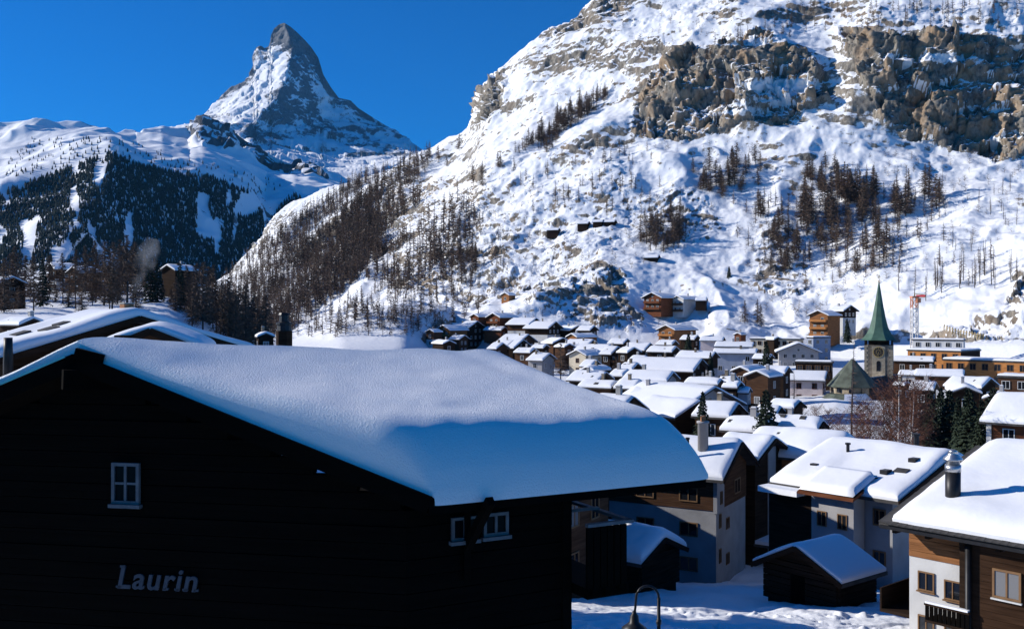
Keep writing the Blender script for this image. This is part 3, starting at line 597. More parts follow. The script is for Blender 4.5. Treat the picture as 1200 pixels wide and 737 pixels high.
def house(name, label, px, py, wp, lp, g, style="wood", D=None, H=None, cat="house", group=None, T=.38, pitch=.42, bal=0, win=True, chim=1, lit=None, det=0, ov=None, base=None, W=None, L=None, frame="frame_white", side_style=None, rows=None, apex=None, bz_drop=1.5):
    """px, py: snowy tip of the near gable in the photo; wp, lp: gable width and roof length there; g: degrees the gable turns right (+) or left (-)"""
    if D is None: D = min(470., F * 10.6 / max(py - HY, 14.))
    ga = math.radians(g); W = W or wp * D / F / abs(math.cos(ga)); L = L or lp * D / F / max(.2, abs(math.sin(ga)))
    ap = apex or P(px, py, D); ov = ov if ov is not None else min(1.3, W * .1)
    g0 = gz(ap.x, ap.y); z_ridge = ap.z - T
    bz = base if base is not None else min(g0, z_ridge - (H or 7)) - bz_drop
    root = empty(name, (ap.x, ap.y, bz), ga); zr = z_ridge - bz
    tag(root, label, cat, group)
    hw = W / 2 - ov; y0, y1 = ov * .9, L - ov * .5; ze = zr - pitch * hw - .22
    st = {"wood": ("wood_dark",), "brown": ("wood_brown",), "red": ("wood_red",), "orange": ("wood_orange",), "white": ("plaster_white",), "cream": ("plaster_cream",), "grey": ("plaster_grey",), "pink": ("plaster_pink",), "blue": ("plaster_blue",),
          "old": ("plaster_shaded",), "mixshade": ("plaster_shaded", "wood_brown"), "mix": ("plaster_white", "wood_dark"), "mixb": ("plaster_white", "wood_brown"), "mixg": ("plaster_grey", "wood_dark"), "mixo": ("plaster_cream", "wood_orange"), "black": ("wood_black",), "panel": ("wood_brown", "wood_dark")}[style]  # style old takes the plaster with shade painted in
    zs = ze - max(2.2, (ze) * .0 + 2.8) if len(st) > 1 else 0
    m = MB()
    if len(st) > 1:
        m.box(-hw, hw, y0, y1, 0, zs); m.build("wall", [st[0]], root); m = MB(); e = .06
        x0, x1, a0, a1, zb, zt = -hw - e, hw + e, y0 - e, y1 + e, zs, ze
    else: x0, x1, a0, a1, zb, zt = -hw, hw, y0, y1, 0, ze
    za = zr - .22
    m.add([(x0, a0, zb), (x1, a0, zb), (x1, a1, zb), (x0, a1, zb), (x0, a0, zt), (x1, a0, zt), (x1, a1, zt), (x0, a1, zt), (0, a0, za), (0, a1, za)],
          [(0, 1, 5, 8, 4), (2, 3, 7, 9, 6), (1, 2, 6, 5), (3, 0, 4, 7), (3, 2, 1, 0)])
    m.build("timber_storey" if len(st) > 1 else "wall", [st[-1]], root)
    th = .18; m = MB()
    for s in (-1, 1):
        a = [(0, 0, zr), (s * W / 2, 0, zr - pitch * W / 2), (s * W / 2, L, zr - pitch * W / 2), (0, L, zr)]
        bb = [(p[0], p[1], p[2] - th) for p in a]; f = [(0, 1, 2, 3), (7, 6, 5, 4), (0, 4, 5, 1), (1, 5, 6, 2), (2, 6, 7, 3)]
        m.add(a + bb, f if s > 0 else [t[::-1] for t in f])
    rf = m.build("roof", "roof_slate", root)
    sn = snow_slab(W - .1, L - .1, pitch, T, seed=abs(hash((px, py))) % 97 if False else (px * 7 + py) % 97, nx=4 + det * 4, ny=7 + det * 8, r=min(.8, T * 1.4)).build("snow_cover", "roof_snow", rf, True); sn.location = (0, .05, zr + .012)
    if det or D < 130:
        m = MB()
        for s in (-1, 1): m.bar((s * .0, -.04, zr - .1), (s * W / 2, -.04, zr - pitch * W / 2 - .1), .08, .28)
        m.build("bargeboard", "wood_dark", rf)
    r = random.Random(px * 31 + py); px_m = F / D
    if win:
        ww, wh = (1.1, 1.35) if D < 200 else (1.2, 1.4)
        vis_side = 'l' if g > 0 else 'r'; n_g = max(1, int((2 * hw - 1) / 2.6)); n_s = max(1, int((y1 - y0 - 1) / 3.2)); sx = -hw if g > 0 else hw
        e = .07 if len(st) > 1 else 0
        for k in range(rows or 3):
            z = ze - 1.5 - 2.75 * k
            if z < 2: break
            ee = (e if z > zs else 0) + .01
            for i in range(n_g):
                x = (i - (n_g - 1) / 2) * (2 * hw - 1.2) / n_g
                if r.random() < .88: put_window(root, x, y0 - ee, z, 'g', ww, wh, frame, r.choice(["window_glass", "window_glass", "curtain_glass"]))
            if D < 330:
                for i in range(n_s):
                    y = y0 + (i + .5) * (y1 - y0) / n_s
                    if r.random() < .85: put_window(root, sx + (-ee if g > 0 else ee), y, z, vis_side, ww, wh, frame)
        if zr - ze > 1.9 and n_g > 1: put_window(root, 0, y0 - e - .01, ze + .55, 'g', .8, .9, frame)
    for k in range(bal):
        z = ze - 2.6 - 2.75 * k
        if z < 1.5: break
        m = MB(); bw = hw - .3; m.box(-bw, bw, y0 - 1.1, y0 - .03, z - .12, z); m.build("balcony", "wood_dark" if style in ("wood", "mix", "grey") else "wood_brown", root)
        m = MB(); m.box(-bw, bw, y0 - 1.12, y0 - 1.06, z + .15, z + .95); m.box(-bw, -bw + .05, y0 - 1.06, y0 - .05, z + .15, z + .95); m.box(bw - .05, bw, y0 - 1.06, y0 - .05, z + .15, z + .95)
        m.build("railing", {"wood": "wood_brown", "orange": "wood_honey", "red": "wood_red", "brown": "wood_brown", "mixo": "wood_honey"}.get(style, "wood_brown"), root)
    if chim:
        cx, cy = r.uniform(-.3, .3) * W * .5 * (1 if g < 0 else -1) , L * r.uniform(.3, .7); s = r.uniform(.2, .32)
        m = MB(); zc = zr - pitch * abs(cx); m.box(cx - s, cx + s, cy - s, cy + s, zc - .3, zc + 1.25); m.box(cx - s - .06, cx + s + .06, cy - s - .06, cy + s + .06, zc + 1.25, zc + 1.33)
        c = m.build("chimney", r.choice(["stone", "concrete", "plaster_grey"]), rf)
        m = MB(); m.box(cx - s * .8, cx + s * .8, cy - s * .8, cy + s * .8, zc + 1.335, zc + 1.43); m.build("snow_cap", "roof_snow", c)
    if D < 350 and det < 3 and r.random() < .6:
        for _ in range(r.randint(1, 3)):
            x = (-1 if g > 0 else 1) * W * r.uniform(.12, .36); y = L * r.uniform(.15, .85); m = MB(); a_, b_ = r.uniform(.18, .36), r.uniform(.2, .45); zz = zr - pitch * abs(x) + T
            M_ = Matrix.Translation((x, y, zz)) @ Matrix.Rotation(math.atan(pitch) * (-1 if x < 0 else 1), 4, 'Y'); m.box(-a_, a_, -b_, b_, -.3, .05, 0, M_); m.build("skylight", "roof_slate", rf)
    return root, dict(W=W, L=L, hw=hw, y0=y0, y1=y1, ze=ze, zr=zr, zs=zs, D=D, ov=ov)
def flat_block(name, label, px, py, wp, lp, g, Hm, D, st, side=None, nwin=(4, 2), nside=(2, 2), cat="building", snow=True, par="roof_slate", w=1.4, h=1.5, frame="frame_wood"):
    """flat-roofed block; px, py = top of the near corner between the -Y face (turned g degrees) and its visible side"""
    ga = math.radians(g); W = wp * D / F / abs(math.cos(ga)); L = lp * D / F / max(.15, abs(math.sin(ga))); c = P(px, py, D)
    g0 = gz(c.x, c.y); bz = min(g0, c.z - Hm) - 1.5; root = tag(empty(name, (c.x, c.y, bz), ga), label, cat); zt = c.z - bz
    # near corner is at local origin; if g>0 side wall is the left one (-X): the block extends to +x; else to -x
    x0, x1 = (0, W) if g > 0 else (-W, 0)
    m = MB(); m.box(x0, x1, 0, L, 0, zt - .4); m.build("wall", st, root)
    if side:
        m = MB(); sx = (x0 - .08) if g > 0 else (x1 + .01); m.box(sx, sx + .07, .02, L - .02, .2, zt - .45); m.build("sunlit_cladding", side, root)  # brighter wood on one side paints the sunlight into the colour
    m = MB(); m.box(x0 - .25, x1 + .25, -.25, L + .25, zt - .4, zt - .02); rf = m.build("roof", par, root)
    if snow:
        s = snow_slab(W + .2, L + .2, 0.0, .38, nx=3, ny=5, seed=px % 50, r=.5).build("snow_cover", "roof_snow", rf, True); s.location = ((x0 + x1) / 2, -.1, zt)
    for k in range(nwin[1]):
        for i in range(nwin[0]): put_window(root, x0 + (i + .5) * W / nwin[0], -.012, zt - 1.7 - k * 3.0, 'g', w, h, frame)
    for k in range(nside[1]):
        for i in range(nside[0]): put_window(root, x0 - .1 if g > 0 else x1 + .1, (i + .5) * L / nside[0], zt - 1.7 - k * 3.0, 'l' if g > 0 else 'r', w, h, frame)
    return root, dict(W=W, L=L, zt=zt, x0=x0, x1=x1, bz=bz)
R_, L_ = 58, -38
VILLAGE = [  # name, label, apex px, py, gable px, length px, turn, style, extra
 ("chalet", "orange balconied chalet, first of the pair on the hill foot edge", 518, 380, 20, 22, -48, "orange", dict(D=430, bal=2, H=10)),
 ("chalet", "chalet with orange gable and grey slope adjoining the orange balconied one", 529, 378, 15, 24, -48, "mixo", dict(D=437, bal=1, H=10)),
 ("chalet", "dark steep chalet right of the orange pair", 560, 375.5, 20, 15, R_, "wood", dict(D=440, H=10)),
 ("chalet", "small red-brown chalet, left end of the upper terrace row", 555, 367, 12, 14, -45, "red", dict(D=462, bal=2, H=7)),
 ("chalet", "wide red-brown chalet with balconies on the upper terrace row", 577, 366, 18, 26, -45, "red", dict(D=465, bal=2, H=8)),
 ("chalet", "low red shed-like chalet below the terrace row", 592, 382, 9, 22, R_, "red", dict(D=430, H=5, T=.6)),
 ("chalet", "tiny orange-gabled chalet below the terrace row", 573, 383, 9, 10, -45, "orange", dict(D=428, H=5)),
 ("chalet", "little orange cabin alone on the rocks above the terrace row", 591, 342, 11, 9, -45, "orange", dict(D=478, H=5, chim=0)),
 ("chalet", "chalet with white corner strip at the foot of the grey crag", 629, 372, 19, 28, R_, "mixb", dict(D=425, H=9)),
 ("chalet", "big dark chalet with white plinth in front of the snow chute", 652, 376, 20, 30, R_, "mix", dict(D=400, H=11)),
 ("chalet", "small low roof peeping over the foreground snow near its crest", 590, 401, 16, 12, R_, "brown", dict(D=330, H=6)),
 ("chalet", "brown chalet with long bright roof above the foreground crest", 620, 391, 24, 28, R_, "brown", dict(D=370, H=7)),
 ("chalet", "black-gabled chalet just left of the broad grey one", 614, 397, 24, 10, R_, "wood", dict(D=340, H=6)),
 ("chalet", "flat snow-roofed annexe between dark chalets", 641, 403, 9, 15, R_, "wood", dict(D=320, H=4)),
 ("chalet", "brown chalet with broad gable facing the viewer", 660, 395, 26, 14, 30, "brown", dict(D=350, H=7)),
 ("chalet", "dark chalet with low double roof under the rocks", 678, 381, 22, 16, 30, "wood", dict(D=410, H=7)),
 ("chalet", "chalet with short orange gable under the dark double roof", 669, 390, 13, 27, -50, "orange", dict(D=375, H=6)),
 ("chalet", "narrow dark chalet with blue-shadowed yard", 697, 381, 13, 16, R_, "wood", dict(D=405, H=9)),
 ("chalet", "chalet with broad bright roof in the middle of the cluster", 696, 397, 21, 28, R_, "wood", dict(D=345, H=7)),
 ("chalet", "wide bright-roofed chalet behind the cream house", 716, 403, 16, 35, R_, "mixb", dict(D=315, H=7)),
 ("house", "cream house with windowed gable and blue shaded slope", 675, 409, 23, 26, -40, "cream", dict(D=285, H=9, frame="frame_wood")),
 ("chalet", "grey-gabled chalet rising over the foreground roof slope", 645, 413, 19, 20, R_, "grey", dict(D=265, H=6)),
 ("chalet", "low roof tucked behind the foreground roof slope", 627, 407, 12, 20, R_, "brown", dict(D=290, H=5)),
 ("chalet", "tall dark chalet with a white plaster panel", 725, 405, 21, 14, R_, "wood", dict(D=275, H=9)),
 ("chalet", "tall black chalet right of the white-panelled one", 744, 406, 20, 12, 42, "wood", dict(D=268, H=9)),
 ("chalet", "dark chalet with bright roof below the orange slope house", 763, 401, 20, 24, R_, "wood", dict(D=300, H=8)),
 ("chalet", "dark chalet with blue shaded slope below the cream house", 687, 428, 17, 24, L_, "wood", dict(D=195, H=7)),
 ("chalet", "black-gabled chalet with bright roof below the cream house", 711, 434, 24, 36, R_, "wood", dict(D=178, H=6)),
 ("chalet", "chalet with cluttered balcony beside the foreground roof edge", 723, 445, 16, 38, R_, "brown", dict(D=152, H=6)),
 ("chalet", "low dark chalet with uneven snow right of the balcony one", 752, 444, 20, 24, R_, "wood", dict(D=150, H=5)),
 ("chalet", "chalet whose dark roof edge juts out above the foreground snow", 743, 462, 50, 40, R_, "wood", dict(D=112, H=7)),
 ("hotel", "large chalet with very long bright roof and blue-white gable panel", 823.5, 419, 32, 78, 60, "panel", dict(D=222, H=11)),
 ("house", "pale plastered house with long roof below the large long-roofed chalet", 790, 434, 23, 50, 60, "grey", dict(D=170, H=8)),
 ("house", "chalet with blue-grey gable behind the large long-roofed chalet", 839, 411, 17, 38, R_, "mixg", dict(D=255, H=9)),
 ("chalet", "dark chalet between the tall fir and the black chalets", 793, 405, 15, 28, R_, "wood", dict(D=285, H=7)),
 ("house", "pale lilac house under the hill left of the long snowy block", 849, 394, 9, 26, 70, "pink", dict(D=350, H=8, pitch=.3)),
 ("house", "long snow-roofed house, upper of two stacked against the hill", 884, 400, 11, 42, 70, "mix", dict(D=320, H=7, pitch=.3)),
 ("house", "blue-grey windowed house, lower of two stacked against the hill", 888, 408, 10, 48, 70, "blue", dict(D=280, H=9, pitch=.3)),
 ("chalet", "brown chalet with white windows, rear of the twin gables", 867, 428, 20, 34, -36, "brown", dict(D=192, H=9)),
 ("chalet", "brown chalet with white windows, front of the twin gables", 886, 432.5, 27, 26, -36, "brown", dict(D=180, H=9)),
 ("chalet", "small roof in the gap below the twin brown gables", 862.5, 438.5, 15, 15, R_, "wood", dict(D=165, H=5)),
 ("chalet", "tiny bright roof in front of the twin brown gables", 869, 445, 15, 17, R_, "wood", dict(D=150, H=5)),
 ("chalet", "flat bright roof above the big grey gable", 846, 442, 14, 36, R_, "brown", dict(D=160, H=5)),
 ("house", "broad house with grey windowed gable, black beams and patchy snow", 839, 451, 90, 72, 36, "grey", dict(D=138, H=11, chim=0, T=.35)),
 ("house", "lower black-gabled wing in front of the broad grey gable", 820, 467, 66, 48, 36, "wood", dict(D=116, H=8, chim=0, T=.4, win=False)),
 ("chalet", "bright roof to the right behind the broad grey gable", 880, 452, 10, 27, 65, "grey", dict(D=150, H=6)),
 ("hotel", "long pink-white hotel with brown arched windows by the church", 970, 434, 18, 70, 66, "pink", dict(D=236, H=11, frame="wood_red", chim=0)),
 ("hotel", "grey hotel with broad gable and balcony rows under the hill", 936, 401, 52, 14, -14, "grey", dict(D=330, H=14, chim=0, T=.3)),
 ("hotel", "hillside hotel with orange balconies lit by the sun", 958, 363, 20, 24, -46, "orange", dict(D=372, bal=4, H=11, chim=0, T=.3)),
 ("hotel", "dark hillside hotel with a white corner next to the orange one", 998, 357, 26, 14, 38, "mix", dict(D=385, H=10, T=.3)),
 ("chalet", "red-brown balconied hillside chalet above the crag", 763, 342, 22, 26, -44, "red", dict(D=448, bal=3, H=9, T=.35)),
 ("chalet", "white-walled hillside chalet beside the red-brown one", 793, 346, 14, 26, -48, "white", dict(D=446, bal=2, H=8, T=.35)),
 ("cabin", "small dark cabin right of the white hillside chalet", 829, 348, 5, 13, 72, "wood", dict(D=446, H=4, chim=0)),
 ("chalet", "bright orange balconied chalet standing alone below the crag", 779.5, 380, 20, 34, -44, "orange", dict(D=398, bal=3, H=10)),
 ("stone_hut", "low dark stone hut, lowest of the row on the bare slope", 656, 267, 4, 14, 70, "wood", dict(D=0, H=3, chim=0, win=False, T=.3)),
 ("stone_hut", "dark stone hut, second of the row on the bare slope", 691, 259, 5, 13, 70, "wood", dict(D=0, H=3, chim=0, win=False, T=.3)),
 ("stone_hut", "dark stone hut, third of the row on the bare slope", 708, 257, 5, 12, 70, "wood", dict(D=0, H=3, chim=0, win=False, T=.3)),
 ("stone_hut", "dark stone hut at the uphill end of the row", 722, 257, 5, 13, 70, "wood", dict(D=0, H=3, chim=0, win=False, T=.3)),
 ("stone_hut", "lone dark hut on the shaded snow under the larch knoll", 773, 298, 6, 17, 70, "wood", dict(D=0, H=3, chim=0, win=False, T=.3)),
 ("house", "dark barn-like house right of the church tower", 1096, 417, 12, 40, R_, "brown", dict(D=245, H=8)),
 ("house", "white house close behind the church tower's right side", 1080, 433, 11, 21, R_, "white", dict(D=215, H=8)),
 ("house", "brown and white house with white windows below the orange school", 1131, 432.5, 14, 48, 62, "mixb", dict(D=205, H=9)),
 ("house", "dark building with arched snowy roof before the orange blocks", 1162, 441, 38, 30, 40, "wood", dict(D=170, H=8, chim=0)),
 ("chalet", "dark chalet among the firs with a low front gable", 1132, 450.5, 34, 26, -20, "wood", dict(D=150, H=9)),
 ("chalet", "chalet with blue shaded snow right of the firs", 1165, 459, 22, 22, L_, "wood", dict(D=140, H=7)),
 ("house", "snow-roofed house with long bright roof left of the birches", 965, 487, 24, 62, 56, "wood", dict(D=100, H=8, T=.6, det=1)),
 ("house", "house with orange timber under a sweeping roof left of the grey one", 997, 505, 66, 92, 52, "orange", dict(D=86, H=8, T=.6, det=1, chim=0)),
 ("house", "dark twin of the white-panelled house, its gable farther right", 909.5, 509, 60, 50, 52, "wood", dict(D=84, H=12, T=.35, det=1, chim=0, win=False)),
 ("chalet", "brown gabled hut with uneven snow left of the church apse", 938, 467, 22, 26, 50, "brown", dict(D=122, H=6, chim=0)),
 ("chalet", "snowy low roof between the spruce and the pink hotel", 916, 474, 20, 24, R_, "wood", dict(D=112, H=5)),
 ("chalet", "tiny snowy chalet squeezed left of the wide bright-roofed one", 682, 403, 12, 14, R_, "wood", dict(D=325, H=6)),
 ("chalet", "dark little chalet below the broad middle roof", 702, 410, 15, 14, R_, "wood", dict(D=290, H=6)),
 ("chalet", "brown hut on the lane under the snow chute", 668, 402, 14, 12, 35, "brown", dict(D=322, H=5)),
 ("chalet", "dark chalet right above the cream house's shaded slope", 736, 396, 14, 18, R_, "wood", dict(D=335, H=6)),
 ("chalet", "small bright-roofed chalet under the orange slope house", 792, 398, 12, 18, R_, "brown", dict(D=325, H=6)),
 ("chalet", "low dark shed in front of the tall black chalet", 748, 424, 18, 16, R_, "wood", dict(D=218, H=5)),
 ("chalet", "dark chalet squeezed left of the pale long-roofed house", 737, 431, 18, 16, R_, "wood", dict(D=192, H=6)),
 ("chalet", "small brown chalet under the pale long-roofed house", 772, 452, 20, 26, R_, "brown", dict(D=146, H=5)),
 ("chalet", "dark chalet between the cream house and the bright-roofed one", 700, 421, 16, 14, R_, "wood", dict(D=228, H=6)),
 ("chalet", "dark chalet on the lane behind the lilac house", 818, 392, 12, 16, R_, "wood", dict(D=360, H=6)),
 ("chalet", "small snowy chalet right of the blue-grey windowed house", 905, 414, 12, 18, R_, "wood", dict(D=262, H=7)),
 ("chalet", "dark chalet in front of the grey balconied hotel", 925, 428, 18, 26, R_, "wood", dict(D=212, H=7)),
 ("chalet", "red-brown cabin on the hill foot behind the long snowy house", 864, 389, 8, 9, -40, "red", dict(D=372, H=6)),
 ("chalet", "dark hut half buried on the hill foot right of the red cabin", 912, 394, 12, 10, 30, "wood", dict(D=355, H=5)),
 ("chalet", "snowy hut low between the church and the white house", 1064, 446, 12, 10, 40, "wood", dict(D=190, H=6)),
 ("chalet", "small chalet in shadow left of the dark barn-like house", 1062, 424, 10, 14, R_, "wood", dict(D=250, H=7)),
 ("chalet", "dark-eaved house between the white house and the firs", 1098, 446, 20, 24, R_, "wood", dict(D=172, H=8)),
 ("chalet", "little pale chalet at the left end of the orange pair", 503, 385, 12, 10, -40, "mixb", dict(D=425, H=7)),
 ("chalet", "low snow-roofed barn in front of the orange pair", 527, 398, 16, 16, 30, "wood", dict(D=360, H=5)),
 ("chalet", "brown shed-roofed barn left of the tiny orange-gabled chalet", 545, 392, 12, 14, R_, "brown", dict(D=395, H=6)),
 ("chalet", "dark chalet at the crest of the foreground snow, right of the low roof", 603, 398, 16, 14, R_, "wood", dict(D=345, H=6)),
 ("chalet", "white-walled chalet with short roof below the black chalets", 758, 416, 14, 16, R_, "mix", dict(D=245, H=7)),
 ("house", "long low house with bright roof beside the spruce", 866, 470, 34, 40, R_, "brown", dict(D=112, H=6)),
 ("house", "snow-roofed house right below the broad grey gable", 905, 488, 30, 46, 56, "wood", dict(D=100, H=7, T=.5)),
 ("house", "house with dark roof and sunlit snow on the left among knoll larches", 40, 370, 20, 40, R_, "wood", dict(D=150, H=6)),
 ("house", "small dark house at the right foot of the larch clump", 312, 388, 20, 10, 20, "wood", dict(D=190, H=5)),
 ("apartment_house", "apartment house with white balconies on the wooded knoll", 58, 307, 24, 22, -50, "mix", dict(D=285, bal=3, H=9, T=.4)),
 ("apartment_house", "brown apartment house right of the white-balconied one on the knoll", 84, 311, 28, 20, -40, "brown", dict(D=275, bal=1, H=9, T=.4)),
 ("house", "dark house with snowy roof high in the knoll trees", 195, 309, 26, 20, -35, "wood", dict(D=262, H=6, win=False)),
 ("house", "snow roof at the left edge of the knoll", 16, 323, 20, 24, R_, "wood", dict(D=230, H=7)),
 ("house", "far pale chalet on the crest of the brown wooded slope", 297, 284, 8, 8, -40, "cream", dict(D=0, H=6, chim=0)),
]
HOUSE = {}
for nm, lab, px_, py_, wp_, lp_, g_, st_, kw in VILLAGE:
    if kw.get("D") == 0:
        p = hit(HBVH, px_, py_ + 7); kw["D"] = p.y if p else 600; kw["base"] = (p.z if p else 0) - 2.5
    elif kw.get("D", 0) > 340 and px_ > 330:      # stands on the foot of the hill: move it in front of the slope behind it
        p = hit(HBVH, px_, py_ + kw.get("H", 7) * F / kw["D"]); q2 = hit(HBVH, px_ + (-lp_ if g_ > 0 else lp_) * .7, py_ + 3)
        for h_ in (p, q2):
            if h_: kw["D"] = min(kw["D"], h_.y - 5)
        if p: kw["base"] = min(p.z, P(px_, py_, kw["D"]).z - kw.get("H", 7)) - 2
    if "bal" not in kw and st_ in ("wood", "brown", "mix", "mixb", "grey") and 100 < kw.get("D", 0) < 350 and (int(px_) * 7 + int(py_)) % 5 < 3 and kw.get("win", True): kw["bal"] = 1 + (int(px_) % 3)
    HOUSE[lab] = house(nm, lab, px_, py_, wp_, lp_, g_, st_, **kw)

# ------------------------------------------------------------------ modern blocks
def parts_of(root, nm): return [c for c in root.children if c.name.split('.')[0] == nm]
flat_block("school_building", "orange timber school with shade-dark right side and rows of windows", 1126, 411, 42, 44, 44, 9, 270, "wood_dark", "wood_honey", (0, 0), (5, 2), w=1.5, h=1.6)  # orange building: its shaded face is coloured with dark wood
flat_block("school_building", "long orange timber block at the right edge, nearer than the school", 1222, 424, 30, 80, 44, 9, 226, "wood_dark", "wood_honey", (0, 0), (8, 2), w=1.5, h=1.6)  # same painted split: honey for the sunlit side, dark for shade
flat_block("office_block", "blue-grey tower block behind the grey balconied hotel", 953, 395, 25, 5, 30, 12, 345, "plaster_blue", None, (2, 4), (1, 3), frame="frame_white")
flat_block("hotel_block", "cream flat-roofed block catching the sun under the hill", 938, 397, 8, 52, 62, 8, 352, "plaster_cream", None, (1, 2), (8, 2), frame="frame_wood")
flat_block("white_block", "white flat-roofed block behind the orange school", 1129, 398, 6, 46, 55, 8, 305, "plaster_white", None, (0, 0), (5, 1), frame="frame_white")
flat_block("roof_pavilion", "dark flat-roofed pavilion above the long pink hotel", 974, 424, 5, 36, 62, 9, 244, "wood_dark", None, (1, 1), (4, 1))
flat_block("corner_house", "brown flat-roofed house with balcony at the right edge", 1207, 441, 20, 27, 52, 9, 178, "wood_brown", None, (1, 2), (2, 3), frame="frame_white")

# ------------------------------------------------------------------ church
D = 240.; c = P(1030, 460, D); g0 = gz(c.x, D); rz = math.radians(-22)
church = tag(empty("church", (c.x, c.y, g0 - 1), rz), "stone church with green spire, clock tower and round apse", "church")
zof = lambda py: P(0, py, D).z - (g0 - 1)
hw = 3.25; zb = zof(404)
m = MB(); m.box(-hw, hw, -hw, hw, 0, zb); tw = m.build("tower", "stone", church)
rr = random.Random(5)
for side in (0, 1):                           # quoins and courses of ashlar on the two visible faces
    for k in range(26):
        z = zof(470) + k * (zb - zof(470)) / 26; h = (zb - zof(470)) / 26 - .06
        for s in (-1, 1):
            w = .9 if (k + side) % 2 else .55; m = MB()
            if side == 0: m.box(s * hw - (w if s > 0 else -.0) - .0, s * hw + (.0 if s > 0 else w), -hw - .05, -hw - .002, z, z + h)
            else: m.box(hw + .002, hw + .05, s * hw - (w if s > 0 else 0), s * hw + (0 if s > 0 else w), z, z + h)
            m.build("quoin", "stone_light", tw)
m = MB(); m.box(-1.5, 1.5, -hw - .09, -hw - .003, zof(446), zof(405.5)); m.build("clock_panel", "stone_light", tw)
def ring(m, cx, cz, y, r0, r1, n=24, mi=0, dy=.05):
    vs = []; fs = []
    for k in range(n):
        a = 2 * math.pi * k / n
        for r in (r0, r1): vs += [(cx + r * math.cos(a), y, cz + r * math.sin(a)), (cx + r * math.cos(a), y - dy, cz + r * math.sin(a))]
    for k in range(n):
        i, j = 4 * k, 4 * ((k + 1) % n); fs += [(i + 1, j + 1, j + 3, i + 3), (i + 2, i + 3, j + 3, j + 2), (i, j, j + 1, i + 1)]
    m.add(vs, fs, mi)
simple("copper_dull", (.085, .10, .075), .7, .4, .6, .2, 4); simple("gilt", (.55, .36, .12), .4, .15, 3, metallic=.5); simple("dial_dark", (.05, .04, .035), .6, .2, 3)
zc = zof(412); m = MB(); ring(m, 0, zc, -hw - .09, 0.01, 1.25); dial = m.build("clock_dial", "dial_dark", tw)
m = MB(); ring(m, 0, zc, -hw - .14, 1.12, 1.28); ring(m, 0, zc, -hw - .14, .5, .58)
for k in range(12): a = k * math.pi / 6; m.bar((.75 * math.cos(a), -hw - .17, zc + .75 * math.sin(a)), (1.05 * math.cos(a), -hw - .17, zc + 1.05 * math.sin(a)), .1, .04)
m.build("numeral_ring", "gilt", dial)
m = MB(); m.bar((0, -hw - .2, zc), (.45, -hw - .2, zc + .5), .12, .04); m.bar((0, -hw - .22, zc), (-.2, -hw - .22, zc - .95), .08, .04); m.build("clock_hands", "gilt", dial)
def arch_panel(m, cx, cz, y, w, h, mi=0, dy=.04):
    pts = [(cx - w / 2, cz - h / 2), (cx + w / 2, cz - h / 2)] + [(cx + w / 2 * math.cos(a), cz + h / 2 - w / 2 + w / 2 * math.sin(a)) for a in np.linspace(0, math.pi, 9)]
    n = len(pts); m.add([(x, y, z) for x, z in pts] + [(x, y - dy, z) for x, z in pts], [tuple(n + i for i in range(n))] + [(i, (i + 1) % n, n + (i + 1) % n, n + i) for i in range(n)], mi)
m = MB(); arch_panel(m, 0, zof(428), -hw - .09, .95, 2.5); m.build("tower_window", "window_glass", tw)
# belfry and spire
m = MB(); zt = zof(398.5)
for s in (-1, 1):
    for t in (-1, 0, 1): m.box(s * (hw - .25) - .22, s * (hw - .25) + .22, t * (hw - .25) - .22, t * (hw - .25) + .22, zb, zt)
for t in (0,):
    for s in (-1, 1): m.box(t - .2, t + .2, s * (hw - .25) - .22, s * (hw - .25) + .22, zb, zt)
m.box(-hw + .9, hw - .9, -hw + .9, hw - .9, zb, zt)
m.build("belfry", "wood_dark", church)
m = MB(); rows = [(398.5, 3.95), (396.5, 3.6), (391, 2.9), (384, 2.3), (372, 1.65), (358, 1.1), (343, .55), (331, .14)]; n = 8; vs = []
for i, (py, r) in enumerate(rows):
    for k in range(n):
        a = 2 * math.pi * (k + .5) / n; f = 1 + (.16 * (1 if k % 2 else 1) * max(0, 1 - i / 3.)); vs.append((r * f * math.cos(a), r * f * math.sin(a), zof(py)))
fs = [(i * n + k, i * n + (k + 1) % n, (i + 1) * n + (k + 1) % n, (i + 1) * n + k) for i in range(len(rows) - 1) for k in range(n)] + [tuple(range(n - 1, -1, -1))]
fs.append(tuple((len(rows) - 1) * n + k for k in range(n)))
m.add(vs, fs); sp = m.build("spire", "copper_green", church)
m = MB(); m.bar((0, 0, zof(331)), (0, 0, zof(322)), .1); m.bar((-.5, 0, zof(325)), (.5, 0, zof(325)), .1); m.lathe((0, 0, zof(331)), [(.05, 0), (.25, .25), (.05, .5)], 8); m.build("cross", "gilt", sp)
# nave behind the apse, apse with two green roofs
inv = Matrix.Rotation(-rz, 3, 'Z')
def loc(px, py, Dd): return inv @ (P(px, py, Dd) - Vector((c.x, c.y, g0 - 1)))
a0 = loc(991, 470, 226); za = zof(472)
m = MB(); n = 12; R = 6.3
m.lathe((a0.x, a0.y, 0), [(R, 0), (R, zof(468))], n); ap = m.build("apse", "plaster_cream", church)
m = MB(); m.lathe((a0.x, a0.y, 0), [(R + .7, zof(468.5)), (R + .7, zof(467.5)), (4.0, zof(456))], n); m.build("apse_roof", "copper_dull", church)
a1 = loc(999, 470, 229)
m = MB(); m.lathe((a1.x, a1.y, 0), [(5.0, 0), (5.0, zof(447))], 8); dr = m.build("choir", "stone_light", church)
m = MB(); m.lathe((a1.x, a1.y, 0), [(5.7, zof(449)), (5.7, zof(448)), (3.2, zof(434)), (.25, zof(418))], 8); m.build("choir_roof", "copper_dull", church)
